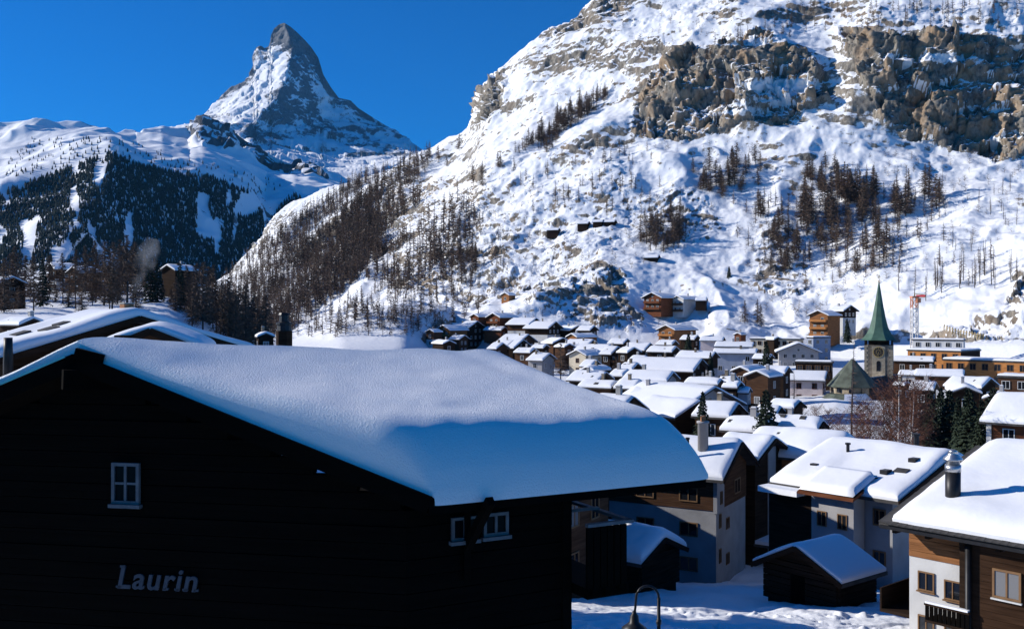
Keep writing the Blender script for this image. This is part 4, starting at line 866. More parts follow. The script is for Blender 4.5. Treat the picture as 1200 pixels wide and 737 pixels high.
for k in range(5):
    a = math.radians(-160 + 34 * k); d = Vector((math.cos(a), math.sin(a), 0)); M = Matrix.Translation(Vector((a0.x, a0.y, 0)) + d * (R - .18)) @ Matrix.Rotation(a + math.pi / 2, 4, 'Z')
    m = MB(); arch_panel(m, 0, zof(476), 0, 1.1, 2.3, 0, .25); o = m.build("apse_window", "window_glass", church); o.matrix_local = M
    M2 = Matrix.Translation(Vector((a1.x, a1.y, 0)) + d * (4.85 - .1)) @ Matrix.Rotation(a + math.pi / 2, 4, 'Z')
    m = MB(); arch_panel(m, 0, zof(451), 0, .8, 1.4, 0, .25); o = m.build("choir_window", "window_glass", church); o.matrix_local = M2
n0 = loc(1012, 455, 226); n1 = loc(1062, 455, 246); dv = (n1 - n0); dv.z = 0; Ln = dv.length + 4; M = Matrix.Translation((n0.x, n0.y, 0)) @ Matrix.Rotation(math.atan2(dv.y, dv.x) - math.pi / 2, 4, 'Z')
m = MB(); W2 = 5.5; zE, zR = zof(462), zof(440)
m.box(-W2, W2, 0, Ln, 0, zE); m.build("nave", "plaster_cream", church).matrix_local = M
m = MB(); W2 += .6
m.add([(-W2, -.3, zE - .2), (W2, -.3, zE - .2), (W2, Ln, zE - .2), (-W2, Ln, zE - .2), (0, -.3, zR), (0, Ln, zR)], [(0, 4, 5, 3), (1, 2, 5, 4), (0, 1, 4), (3, 5, 2), (3, 2, 1, 0)]); nr = m.build("nave_roof", "roof_slate", church); nr.matrix_local = M
m = MB(); m.add([(-.2, 1, zR + .02), (-W2 * .55, 1.5, zR - (zR - zE) * .5), (-W2 * .5, Ln * .6, zR - (zR - zE) * .42), (-.2, Ln, zR + .05), (-.2, 1, zR + .3), (-W2 * .5, 1.6, zR - (zR - zE) * .42), (-W2 * .45, Ln * .58, zR - (zR - zE) * .36), (-.2, Ln, zR + .3)], [(4, 5, 6, 7), (0, 1, 5, 4), (1, 2, 6, 5), (2, 3, 7, 6)]); m.build("snow_patch", "roof_snow", nr, True)
# snow lying on the apse roofs
for (r0, z0, r1, z1, k0, k1) in ((R + .55, 467.2, 4.3, 456.5, 9, 12),):
    m = MB(); vs = []; fs = []
    for k in range(k0, k1 + 1):
        a = 2 * math.pi * k / n
        for r, z in ((r0, z0), (r1, z1)): vs += [(a0.x + r * math.cos(a), a0.y + r * math.sin(a), zof(z) + .05), (a0.x + r * math.cos(a), a0.y + r * math.sin(a), zof(z) + .35)]
    for k in range(k1 - k0): i = 4 * k; j = i + 4; fs += [(i + 1, j + 1, j + 3, i + 3), (i, j, j + 1, i + 1)]
    m.add(vs, fs); m.build("apse_snow", "roof_snow", church, True)

# ------------------------------------------------------------------ construction crane and snow fence at the hill foot
simple("crane_orange", (.62, .24, .12), .6, .15, 1); simple("crane_white", (.7, .66, .6), .6, .1, 1); simple("crane_red", (.55, .04, .06), .6, .1, 1); simple("crane_yellow", (.6, .45, .2), .6, .1, 1)
D = 318.; b = P(1071.5, 420, D); zt_ = P(0, 349, D).z; crane = tag(empty("tower_crane", (b.x, b.y, min(gz(b.x, D), b.z) - 1)), "orange lattice tower crane right of the church spire", "crane"); hC = zt_ - crane.location.z
for name, za_, zb_, mt in (("mast", 0, hC * .86, "crane_white"), ("mast_head", hC * .86, hC, "crane_orange")):
    m = MB(); w = .85; k = 0
    for sx in (-w, w):
        for sy in (-w, w): m.bar((sx, sy, za_), (sx, sy, zb_), .26)
    z = za_
    while z < zb_ - .1:
        z2 = min(z + 1.7, zb_)
        for q0, q1 in (((-w, -w), (w, -w)), ((w, -w), (w, w)), ((-w, -w), (-w, w))):
            a_, b_ = (q0, q1) if k % 2 else (q1, q0); m.bar((a_[0], a_[1], z), (b_[0], b_[1], z2), .16); m.bar((q0[0], q0[1], z2), (q1[0], q1[1], z2), .14)
        z = z2; k += 1
    m.build(name, mt if name == "mast" else "crane_orange", crane)
m = MB(); m.box(-1.1, 1.1, -1.1, 1.1, hC, hC + .5); m.box(.2, 1.4, -1.8, -.8, hC - 1.6, hC - .1); m.build("cab", "crane_orange", crane)
m = MB(); m.bar((.6, -.2, hC + .6), (2.6, -2.2, hC + .6), .55, .6); m.build("counter_jib", "crane_red", crane)
m = MB()
for s in (-.5, .5): m.bar((0, s, hC + .5), (9.5, s + 14, hC + .4), .2)
m.bar((0, 0, hC + 1.4), (9.5, 14, hC + 1.2), .2)
for k in range(9): t = k / 9.; m.bar((9.5 * t, 14 * t - .5, hC + .5), (9.5 * (t + .06), 14 * (t + .06), hC + 1.3), .12)
m.build("jib", "crane_yellow", crane)
fp = [hit(HBVH, x, y) for x, y in zip(np.linspace(1106, 1152, 15), np.interp(np.linspace(1106, 1152, 15), [1106, 1120, 1152], [386, 391, 397]))]
fp = [p for p in fp if p]
if fp:
    fence = tag(empty("snow_fence", fp[0]), "yellowish picket snow fence curving up the slope above the school", "fence")
    for p in fp:
        m = MB(); q0 = p - fp[0]; m.bar(q0 - Vector((0, 0, .5)), q0 + Vector((.2, 0, 1.9)), .38, .12); m.build("picket", "crane_yellow", fence)
    m = MB(); m.tube([p - fp[0] + Vector((0, -.1, 1.2)) for p in fp], .07, 4); m.build("rail", "crane_yellow", fence)

# ------------------------------------------------------------------ trees among the houses
def tree_at(name, data, px_, top, bot_, Dd, label, w=1.0, cat="tree", group=None):
    t = P(px_, top, Dd); b_ = P(px_, bot_, Dd); g_ = gz(t.x, Dd); zb_ = min(b_.z, max(g_ - .5, b_.z - 3)); return put_tree(name, data, (t.x, Dd, zb_), t.z - zb_, label, cat, group, w)
SPN = [spruce_mesh("near_spruce", 90 + i, whorls=22, n=10, rad=.24, droop=.3, fluff=5) for i in range(3)]
tree_at("spruce_tree", SPN[0], 822, 459, 500, 108, "spruce in front of the broad grey gable", .9)
tree_at("spruce_tree", SPN[1], 897, 457, 508, 98, "snow-framed spruce between bright roofs left of the church", 1.25)
tree_at("spruce_tree", SPN[2], 899, 400, 430, 232, "spruce beside the grey balconied hotel", 1.0)
tree_at("spruce_tree", SPN[0], 806, 389, 420, 262, "tall dark fir below the orange slope chalet", 1.1)
tree_at("spruce_tree", SPN[1], 833, 411, 425, 225, "small fir on the long bright roof's right end", .9)
tree_at("spruce_tree", SPN[2], 993, 372, 392, 366, "dark fir below the dark hillside hotel", 1.0)
tree_at("spruce_tree", SPN[2], 775, 212, 232, 590, "lone dark spruce on the larch knoll", .9)
tree_at("spruce_tree", SPN[1], 855, 312, 335, 470, "dark spruce beside the shaded gully", .9)
for i, (x, t, b_, d) in enumerate(((1088, 452, 515, 118), (1100, 448, 520, 122), (1112, 456, 515, 118), (1124, 466, 520, 112), (1138, 450, 520, 110), (1150, 462, 520, 106), (1164, 455, 520, 112), (1176, 466, 520, 104))):
    tree_at("spruce_tree", SPN[i % 3], x, t, b_, d, ("first", "second", "third", "fourth", "fifth", "sixth", "seventh", "last")[i] + " dark fir of the row right of the birches", (1.15, .9, 1.3, .8, 1.2, 1.0, 1.25, .9)[i], group="dark firs in the row right of the birches")
BIR = [larch_mesh("birch", 100 + i, nb=170, tw=9, wid=.008, rad=.26, base=.22, twig_mat="birch_twigs", bark="birch_bark", up=.75, shape=.35) for i in range(2)]
tree_at("birch_tree", BIR[0], 1053, 446, 526, 96, "white-stemmed birch with reddish twigs, left of the pair", 1.0)
tree_at("birch_tree", BIR[1], 1067, 452, 524, 98, "white-stemmed birch with reddish twigs, right of the pair", 1.0)
SHR = [larch_mesh("shrub", 110 + i, nb=170, tw=8, wid=.012, rad=.5, base=.03, twig_mat="birch_twigs", bark="bush_twigs", up=.6, shape=.2) for i in range(2)]
for i, (x, t, b_, lab) in enumerate(((1036, 465, 515, "reddish leafless shrub left of the birches"), (1045, 458, 520, "tall reddish shrub touching the left birch"), (1060, 462, 520, "reddish shrub between the two birches"), (1078, 458, 520, "reddish shrub right of the birches"), (1020, 480, 515, "low brown shrub below the church apse"))):
    tree_at("shrub", SHR[i % 2], x, t, b_, 102, lab, .5, "shrub")
for i, (x, t, b_, d_, lab) in enumerate(((938, 478, 500, 150, "brown shrub at the foot of the pink hotel"), (955, 480, 500, 160, "brown shrub left of the apse wall"), (972, 484, 505, 150, "low shrub under the apse windows"), (1003, 478, 505, 140, "bushy shrub right under the choir"), (985, 486, 505, 132, "low shrub before the bright roof left of the birches"), (1012, 470, 510, 125, "tall brown shrub between choir and birches"), (922, 482, 500, 135, "brown shrub beside the gabled hut"))):
    tree_at("shrub", SHR[i % 2], x, t, b_, d_, lab, .7, "shrub")
BARE2 = larch_mesh("bare_tree", 120, nb=90, tw=5, wid=.006, rad=.14, base=.15, bark="larch_bark")
tree_at("bare_tree", BARE2, 998, 402, 500, 150, "thin bare tree in front of the church apse", .8)
tree_at("bare_tree", BARE2, 931, 430, 470, 180, "thin bare tree before the pink hotel", 1.3)
tree_at("bare_tree", LARCH[2], 657, 404, 432, 262, "russet bare tree beside the cream house", 1.2)
tree_at("bare_tree", LARCH[1], 722, 418, 440, 250, "russet tree below the tall dark chalet", 1.0)

# ------------------------------------------------------------------ near houses below
def child_box(root, name, mat, x0, x1, y0, y1, z0, z1, parent=None):
    m = MB(); m.box(x0, x1, y0, y1, z0, z1); return m.build(name, mat, parent or root)
# white house with timber top storey
root, d = house("white_house", "tall white house with timber top storey and pale round chimney", 870, 512, 0, 0, 60, "mixshade", D=78, W=9.6, L=17, base=-22.3, T=.4, pitch=.5, det=1, win=False, chim=0, ov=1.0)
hw, y0, zs, ze, zr = d["hw"], d["y0"], d["zs"], d["ze"], d["zr"]
child_box(root, "plaster_strip", "plaster_shaded", -hw - .075, -hw + 1.7, y0 - .1, y0 + .2, zs - .2, ze + .3)
for x, z, w, h in ((-2.9, ze - .4, .5, .8), (-2.9, ze - 1.9, .5, 1.0), (-2.9, zs - .9, .5, 1.1), (-1.0, zs - 1.4, .8, .9), (-2.9, zs - 3.6, .5, 1.1), (-1.0, zs - 4.2, .8, .9), (-2.9, zs - 6.2, .5, 1.1), (-1.0, zs - 6.8, .8, .9)):
    put_window(root, x, y0 - (.115 if z > zs - 1.2 and x < -2 and z > zs else .012), z, 'g', w, h, "frame_wood")
put_window(root, 1.3, y0 - .075, ze - 1.6, 'g', 1.6, 1.2, "frame_wood")
for k in range(3):
    for i in range(4): put_window(root, -hw - (.075 if k == 0 else .012), y0 + 2.2 + i * 3.6, ze - 1.7 - 2.7 * k, 'l', 1.5, 1.1, "frame_wood")
m = MB(); m.lathe((-1.9, 2.6, 0), [(.42, zr - 1.2), (.42, zr + 1.55), (.5, zr + 1.55), (.5, zr + 1.7)], 12); ch = m.build("chimney", "plaster_grey", root, True)
m = MB(); 
for s in (-.22, .22): m.lathe((-1.9 + s, 2.6, 0), [(.15, zr + 1.7), (.13, zr + 2.1)], 8)
m.build("chimney_pot", "brick", ch)
m = MB(); m.lathe((-3.2, 3.4, 0), [(.13, zr - 1.9), (.13, zr + .35), (.18, zr + .36), (.18, zr + .5)], 8); m.build("flue", "dark_metal", root)
tw_root, d2 = HOUSE["dark twin of the white-panelled house, its gable farther right"]
child_box(tw_root, "plaster_strip", "plaster_shaded", -d2["hw"] * .1, d2["hw"] * .45, d2["y0"] - .07, d2["y0"] + .1, 2, d2["ze"] + .6)
child_box(tw_root, "porch_roof", "roof_slate", -d2["hw"] - .3, d2["hw"] + .6, d2["y0"] - 2.6, d2["y0"], d2["ze"] - 7.3, d2["ze"] - 7.1)
child_box(tw_root, "porch_snow", "roof_snow", -d2["hw"] - .25, d2["hw"] + .55, d2["y0"] - 2.55, d2["y0"] - .1, d2["ze"] - 7.09, d2["ze"] - 6.8)
# big grey-white house with stepped roof
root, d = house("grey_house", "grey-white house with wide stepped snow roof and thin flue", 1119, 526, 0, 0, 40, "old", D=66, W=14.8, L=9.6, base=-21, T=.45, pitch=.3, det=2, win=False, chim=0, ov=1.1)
hw, y0, y1, ze, zr = d["hw"], d["y0"], d["y1"], d["ze"], d["zr"]
for k in range(3):
    for i in range(2): put_window(root, -hw - .012, y0 + .9 + i * 1.7, ze - 1.5 - 2.7 * k, 'l', .9 + .3 * (i % 2), 1.1, "frame_wood")
m = MB(); m.box(-hw - 1.4, -hw - .1, 2.9, 6.0, 0, ze - .35); m.build("annexe", "plaster_grey", root)
for k in range(3):
    for i in range(2): put_window(root, -hw - 1.412, 3.7 + i * 1.5, ze - 1.9 - 2.7 * k, 'l', .7, 1.0, "frame_wood")
m = MB(); m.add([(-hw - 2.3, 2.4, ze - .32), (-hw + .8, 2.4, ze + .75), (-hw + .8, 6.5, ze + .75), (-hw - 2.3, 6.5, ze - .32), (-hw - 2.3, 2.4, ze - .15), (-hw + .8, 2.4, ze + .92), (-hw + .8, 6.5, ze + .92), (-hw - 2.3, 6.5, ze - .15)], [(0, 3, 2, 1), (4, 5, 6, 7), (0, 1, 5, 4), (1, 2, 6, 5), (2, 3, 7, 6), (3, 0, 4, 7)])
ar = m.build("annexe_roof", "wood_red", root)
X, Y = np.meshgrid(np.linspace(0, 1, 12), np.linspace(0, 1, 14), indexing='ij'); dd = np.minimum(np.minimum(X, 1 - X) * 4, np.minimum(Y, 1 - Y) * 9)
tt_ = .5 * (.25 + .75 * np.sqrt(np.clip(1 - (1 - np.clip(dd / .5, 0, 1)) ** 2, 0, 1))); Pn = np.stack([-hw - 2.25 + 3.0 * X, 2.45 + 4.0 * Y, ze - .14 + 1.07 * X + tt_], -1)
o, _q = grid_mesh("annexe_snow", Pn, "roof_snow"); o.parent = ar
m = MB(); m.lathe((-2.4, 6.5, 0), [(.12, zr - 1.4), (.12, zr + .3), (.2, zr + .3), (.2, zr + .42)], 8); m.build("flue", "dark_metal", root)
m = MB(); m.lathe((1.5, 3.5, 0), [(.2, zr - .8), (.2, zr + .9), (.28, zr + .9), (.28, zr + 1.05)], 8); m.build("flue", "dark_metal", root)
child_box(root, "dark_wing", "wood_dark", -hw - 1.3, -hw - .1, 6.05, y1 + .4, 0, ze - .6)
child_box(root, "wing_snow", "roof_snow", -hw - 2.3, -hw - .1, 6.55, y1 + .6, ze - .59, ze - .2)
for (x, y) in ((-4.6, 2.4), (-5.0, 7.4), (-2.4, 1.6)):
    child_box(root, "roof_hatch", "dark_metal", x - .35, x + .35, y - .25, y + .25, zr + .3 * x * 1.0 + .2, zr + .3 * x + .62)
# brown neighbour mostly hidden behind the dark chalet
house("shading_timber_house", "brown timber house glimpsed under the dark chalet's eave", 700, 472, 0, 0, 60, "brown", D=56, W=8.4, L=15, base=-19, T=.4, pitch=.42, det=1, ov=.9, frame="frame_wood")
tree_at("bare_tree", larch_mesh("garden_tree", 131, nb=120, tw=6, wid=.006, rad=.3, base=.2, bark="larch_bark", up=.5, shape=.3), 640, 460, 640, 72, "leafless garden tree half hidden behind the dark chalet's eave", 1.0)
ap_ = Vector((4.3, 64.6, -5.7)); house("shading_timber_house", "dark timber house wholly behind the dark chalet's thick roof", 0, 0, 0, 0, 6, "wood", D=63, W=5.6, L=8, apex=ap_, base=-21, T=.4, chim=0, win=False)  # never in view; added so its shadow falls on the near walls
ap_ = Vector((-2.5, 73, -8.6)); house("shading_timber_house", "low unseen house added farther back to cast shade on the white house", 0, 0, 0, 0, 6, "wood", D=73, W=9, L=11, apex=ap_, base=-22, T=.4, chim=0, win=False)  # second unseen blocker, added to shade the white house's lower wall
# old timber barns
root, d = house("timber_barn", "old dark timber barn with blue-shaded snow roof", 931, 636, 0, 0, -52, "wood", D=54, W=5.9, L=4.4, base=-17, T=.2, pitch=.5, det=2, win=False, chim=0, ov=.7)
for k in range(9):                            # squared logs of the gable and side
    z = .9 + k * .33
    if z > d["ze"]: break
    child_box(root, "log", "wood_dark", -d["hw"] - .25, d["hw"] + .25, d["y0"] - .12, d["y0"] - .003, z, z + .29); child_box(root, "log", "wood_dark", d["hw"] + .003, d["hw"] + .12, d["y0"] - .25, d["y1"] + .2, z + .02, z + .31)
child_box(root, "door", "wood_black", -.6, .3, d["y0"] - .16, d["y0"] - .121, .6, 2.5)
root, d = house("timber_barn", "small dark shed with plump half-lit snow roof beside the white house", 780, 618, 0, 0, 50, "wood", D=62, W=5.6, L=5.6, base=-18.6, T=.65, pitch=.42, det=2, win=False, chim=0, ov=.6)
for k in range(9):
    z = 1.2 + k * .33
    if z > d["ze"]: break
    child_box(root, "log", "wood_dark", -d["hw"] - .25, d["hw"] + .25, d["y0"] - .12, d["y0"] - .003, z, z + .29); child_box(root, "log", "wood_dark", -d["hw"] - .12, -d["hw"] - .003, d["y0"] - .25, d["y1"] + .2, z + .02, z + .31)
# house with red timber wall at the right edge
root, d = house("red_house", "house with red timber wall and white corner posts at the right edge", 1285, 463, 0, 0, 48, "red", D=94, W=11, L=9, T=.45, pitch=.42, det=1, win=True, chim=0, ov=1.1)
for y in (d["y0"] - .1, (d["y0"] + d["y1"]) / 2, d["y1"] - .3): child_box(root, "corner_post", "plaster_white", -d["hw"] - .12, -d["hw"] + .3, y, y + .45, 0, d["ze"])
child_box(root, "eave_trim", "plaster_white", -d["hw"] - .3, -d["hw"] + .2, d["y0"], d["y1"], d["ze"] - .35, d["ze"] - .05)

# ------------------------------------------------------------------ the house cut off by the right edge
GA = math.radians(40); ex = Vector((math.cos(GA), math.sin(GA), 0)); ey = Vector((-math.sin(GA), math.cos(GA), 0))
E = P(1030, 612, 44); W2 = 9.6; LR = 19.0; PIT = .27
apx = E + ex * W2 - ey * LR; apx.z = E.z + PIT * W2 + .62
root, d = house("near_chalet", "big chalet cut by the right edge, snow roof with dark metal flue", 0, 0, 0, 0, 40, "wood", D=42, W=W2 * 2, L=LR, apex=apx, base=-21, T=.62, pitch=PIT, det=3, win=False, chim=0, ov=1.5)
hw, y0, y1, ze, zr = d["hw"], d["y0"], d["y1"], d["ze"], d["zr"]
rf = parts_of(root, "roof")[0]; sn = [c_ for c_ in rf.children if c_.name.startswith("snow_cover")][0]
sn.data = snow_slab(W2 * 2 - .3, LR - .6, PIT, .6, nx=26, ny=30, seed=4, r=.8, rough=.08).mesh("snow_cover", "roof_snow", True)
# slate shingles along the bare rake and eave edge
rr = random.Random(9)
for k in range(46):
    u = k * .205; m = MB(); wq = .85 + rr.uniform(-.12, .1); m.box(-.12, .13, -wq, .05, 0, .05 + rr.uniform(0, .03)); o = m.build("slate", "roof_slate", rf); x = -W2 + .15 + u
    o.location = (x, LR - .02, zr + PIT * -abs(x) + .012); o.rotation_euler = (0, -math.atan(PIT), rr.uniform(-.08, .08))
for k in range(60):
    m = MB(); m.box(-.06, .34 + rr.uniform(-.05, .05), -.15, .15, 0, .04 + rr.uniform(0, .02)); o = m.build("slate", "roof_slate", rf); o.location = (-W2 - .04, .2 + k * .31, zr - PIT * W2 + .012); o.rotation_euler = (0, -math.atan(PIT), rr.uniform(-.06, .06))
# metal flue through the snow
fx, fy = -7.4, LR - 2.3
m = MB(); m.lathe((fx, fy, zr - PIT * 7.4), [(.33, -.2), (.33, 1.75)], 14); fl = m.build("flue", "dark_metal", root, True)
m = MB(); m.lathe((fx, fy, zr - PIT * 7.4), [(.345, 1.75), (.345, 2.05)], 14); m.build("flue_band", "bright_metal", fl, True)
m = MB(); m.lathe((fx, fy, zr - PIT * 7.4), [(.3, 2.05), (.3, 2.25), (.42, 2.26), (.42, 2.32), (.24, 2.5), (.2, 2.62), (.22, 2.63), (.1, 2.72)], 14); m.build("flue_cowl", "bright_metal", fl, True)
# left (eave) wall: white plaster with orange timber band on the far part, dark timber bay nearer
zo = ze - .15
child_box(root, "plaster_wall", "plaster_white", -hw - .12, -hw - .004, y1 - 2.35, y1 + .05, 0, ze - 1.75)
for k in range(6):
    child_box(root, "plank", "wood_orange", -hw - .16 + .01 * (k % 2), -hw - .004, y1 - 2.35, y1 + .05, ze - 1.74 + k * .27, ze - 1.74 + k * .27 + .255)
for k in range(12):
    child_box(root, "rafter", "wood_dark", -W2 + .1, -hw + .2, y0 + .4 + k * 1.5, y0 + .58 + k * 1.5, zr - PIT * W2 - .38, zr - PIT * W2 - .2)
for (yy, zz) in ((y1 - .75, ze - 2.75), (y1 - 1.95, ze - 2.9), (y1 - .75, ze - 4.7), (y1 - 1.95, ze - 4.8)):
    w_ = put_window(root, -hw - .13, yy, zz, 'l', .75, .85, "frame_wood"); child_box(root, "window_sill", "frame_wood", -.42, .42, -.12, -.0, -.5, -.44, w_)
child_box(root, "balcony", "wood_dark", -hw - 1.25, -hw - .13, y1 - 3.2, y1 - 1.25, ze - 4.2, ze - 4.08)
for k in range(10): child_box(root, "baluster", "wood_black", -hw - 1.27, -hw - 1.2, y1 - 3.18 + k * .195, y1 - 3.03 + k * .195, ze - 4.08, ze - 3.45)
child_box(root, "balcony_rail", "wood_dark", -hw - 1.32, -hw - 1.15, y1 - 3.2, y1 - 1.25, ze - 3.45, ze - 3.36); child_box(root, "rail_snow", "roof_snow", -hw - 1.34, -hw - 1.13, y1 - 3.15, y1 - 1.3, ze - 3.355, ze - 3.27)
child_box(root, "timber_bay", "wood_dark", -hw - .9, -hw - .004, y0, y1 - 2.6, 0, ze + .1)
for k in range(26):
    child_box(root, "plank", "wood_brown_shaded", -hw - .95 + .012 * (k % 2), -hw - .904, y0, y1 - 3.5, ze - 8 + k * .3, ze - 8 + k * .3 + .285)  # plank colour is the brown darkened to paint the eave shade
m = MB(); m.tube([(-hw - 1.05, y1 - 3.05, 1.0), (-hw - 1.05, y1 - 3.05, ze + .0)], .14, 8); m.build("downpipe", "dark_metal", root, True)
for yy in (y1 - 4.6, y1 - 7.2):
    w_ = put_window(root, -hw - .97, yy, ze - 1.95, 'l', 1.15, 1.2, "frame_wood", "curtain_glass"); child_box(root, "window_sill", "frame_white", -.62, .62, -.12, 0, -.68, -.62, w_)
child_box(root, "gutter", "dark_metal", -W2 - .16, -W2 - .03, .1, LR - .1, zr - PIT * W2 - .2, zr - PIT * W2 - .06)
for k in range(3):                            # dark galleries at the far end
    child_box(root, "gallery", "wood_dark", -hw - .1, hw * .5, y1 + .06, y1 + 1.5, ze - 4.6 - 2.9 * k, ze - 4.45 - 2.9 * k); child_box(root, "gallery_rail", "wood_dark", -hw - .1, hw * .5, y1 + 1.42, y1 + 1.5, ze - 4.45 - 2.9 * k, ze - 3.5 - 2.9 * k)

# ------------------------------------------------------------------ snow-roofed house at the left with the brick chimney
root, d = house("left_house", "house with broad sunlit snow roof and smoking brick chimney", 164, 361, 0, 0, 50, "wood", D=46, W=13.4, L=4.8, T=.4, pitch=.28, det=2, win=False, chim=0, H=8)
zr = d["zr"]
m = MB(); m.box(-.22, .22, 1.0, 1.44, zr - .2, zr + .6); ch = m.build("chimney", "brick", root)
for r_ in range(4):
    for i in range(2):
        for f in range(2):
            m = MB(); zb_ = zr + .1 + r_ * .125
            if f == 0: m.box(-.22 + i * .22 + .01, -.22 + i * .22 + .21, 0.985, 1.0, zb_, zb_ + .105)
            else: m.box(-.235, -.22, 1.0 + i * .22 + .01, 1.0 + i * .22 + .21, zb_, zb_ + .105)
            m.build("brick", "brick", ch)
m = MB(); m.box(-.27, .27, 0.95, 1.49, zr + .6, zr + .66); m.build("chimney_cap", "concrete", ch)
m = MB(); m.tube([(.05, 1.2, zr + .66), (.05, 1.2, zr + 1.7)], .03, 6); m.build("aerial", "dark_metal", ch)
root2, d2 = house("porch_house", "small timber gable with snow rim in front of the brick chimney house", 176, 377, 0, 0, 12, "brown", D=39, W=4.4, L=4.5, T=.28, pitch=.42, det=1, win=False, chim=0, H=5, ov=.4)
child_box(root2, "roof_stub", "wood_dark", -1.3, -.75, -.3, .3, d2["zr"] - .95, d2["zr"] - .25)
b_ = P(9.5, 413, 33); m = MB(); m.lathe((0, 0, 0), [(.17, -1.2), (.15, .0), (.14, .5), (.13, .5)], 10); o = m.build("vent_pipe", "dark_metal", None, True); o.location = b_; tag(o, "dark tapered vent pipe standing in snow at the left edge", "pipe")
b_ = P(333, 402, 60); cp = tag(empty("stone_chimney", b_), "dark stone chimney with stacked pots peeping over the snow roof", "chimney")
m = MB(); m.lathe((0, 0, 0), [(.5, -3), (.5, .75)], 6); m.build("stack", "wood_dark", cp)
m = MB(); m.lathe((0, 0, 0), [(.45, .75), (.42, 1.1), (.5, 1.12), (.5, 1.25), (.3, 1.3), (.28, 1.7), (.36, 1.72), (.3, 1.85)], 10); m.build("pot", "dark_metal", cp)

# ------------------------------------------------------------------ the dark chalet in front
A = P(90, 416, 18.2); B = P(592, 421, 23.2); E1 = P(500, 583, 17.0); E2 = P(824, 553, 19.8); F1 = Vector((-14.2, 19.3, -3.2)); F2 = F1 + (B - A)
ctr = Vector((-3, 20.5, -14)); chalet = tag(empty("dark_chalet", ctr), "dark timber chalet in front with thick snow roof and wall lettering", "house")
def lerp(a, b, t): return a + (b - a) * t
def roof_pt(s, t):
    """s -1..1 across the roof (1 = right eave), t 0..1 from the front gable to the back"""
    rg = lerp(A, B, t); ev = lerp(E1, E2, t) if s >= 0 else lerp(F1, F2, t); return lerp(rg, ev, abs(s))
# roof boards
m = MB()
for sgn in (1, -1):
    q_ = [roof_pt(0, 0), roof_pt(sgn, 0), roof_pt(sgn, 1), roof_pt(0, 1)]; lo = [p - Vector((0, 0, .2)) for p in q_]; f = [(0, 1, 2, 3), (7, 6, 5, 4), (0, 4, 5, 1), (1, 5, 6, 2), (2, 6, 7, 3)]
    m.add([p - ctr for p in q_ + lo], f if sgn > 0 else [t[::-1] for t in f])
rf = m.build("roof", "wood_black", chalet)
# thick drifted snow, swelling towards the eave and hanging over it
def snow_side(sgn, nx, ny):
    S = np.concatenate([np.linspace(0, .86, nx), np.linspace(.87, 1.0, nx // 2)[1:], [1.008, 1.016, 1.0205, 1.022]]); Tt = np.concatenate([[0, .002, .006, .014, .03], np.linspace(.045, .955, ny), [.97, .985, .994, 1.0]])
    pos = np.zeros((len(S), len(Tt), 3)); tmax = .98 if sgn > 0 else .55
    for i, s in enumerate(S):
        for j, t in enumerate(Tt): pos[i, j] = roof_pt(sgn * min(s, 1.022), t)
    Sg, Tg = np.meshgrid(S, Tt, indexing='ij')
    nz_ = fbm(pos * [.45, .45, .8] + 3, 3); nf = fbm(pos * 2.2, 3)
    prof = .24 + (tmax - .24) * np.clip(Sg / .9, 0, 1) ** 1.35
    prof = prof * (1 + .06 * nz_) + .006 * nf
    de = np.clip((1.022 - Sg) / .24, 0, 1); prof = prof * np.sqrt(np.clip(1 - (1 - de) ** 2.3, 0, 1)) - .03 * (Sg > 1.0)
    e0 = np.clip(Tg / .05, 0, 1); e1 = np.clip((1 - Tg) / .09, 0, 1)
    prof = prof * (.55 + .45 * np.sqrt(1 - (1 - e0) ** 2)) * (.25 + .75 * np.sqrt(1 - (1 - e1) ** 2))
    # soft dip along the ridge and hollow near the front
    dip = .06 * np.exp(-((Tg - .86) / .05) ** 2) * (1 - Sg) + .07 * np.exp(-((Tg - .62) / .1) ** 2) * np.clip(1 - 2.5 * Sg, 0, 1)
    pos[..., 2] += prof - dip; pos[..., 2] += .10 * sstep(.25, 0, Sg) * sstep(.35, .0, Tg)
    return pos
ps = snow_side(1, 60, 90); psl = snow_side(-1, 26, 60)
for nm_, p_ in (("snow_cover", ps), ("snow_cover", psl)):
    o, _q = grid_mesh(nm_, p_ - np.array(ctr), "near_roof_snow"); o.parent = rf
    # skirt closing the free edges
    nu, nv = p_.shape[:2]; rim = [(i, 0) for i in range(nu - 1, -1, -1)]; m = MB()
    for line in ([(i, 0) for i in range(nu)], [(i, nv - 1) for i in range(nu)], [(nu - 1, j) for j in range(nv)]):
        tv = [Vector(p_[i, j]) - ctr for i, j in line]; bv = []
        for (i, j), v in zip(line, tv):
            base_ = roof_pt((1 if p_ is ps else -1) * min(1.0, [*np.concatenate([np.linspace(0, .86, (60 if p_ is ps else 26)), np.linspace(.87, 1.0, (60 if p_ is ps else 26) // 2)[1:], [1, 1, 1, 1]])][i]), 0 if j == 0 else 1 if j == nv - 1 else 0) - ctr
            bv.append(Vector((v.x, v.y, min(v.z - .005, (base_.z if len(line) == nu else v.z - .06)))))
        n_ = len(tv); m.add(tv + bv, [(k, k + 1, n_ + k + 1, n_ + k) for k in range(n_ - 1)])
    m.build("snow_edge", "near_roof_snow", rf, True)
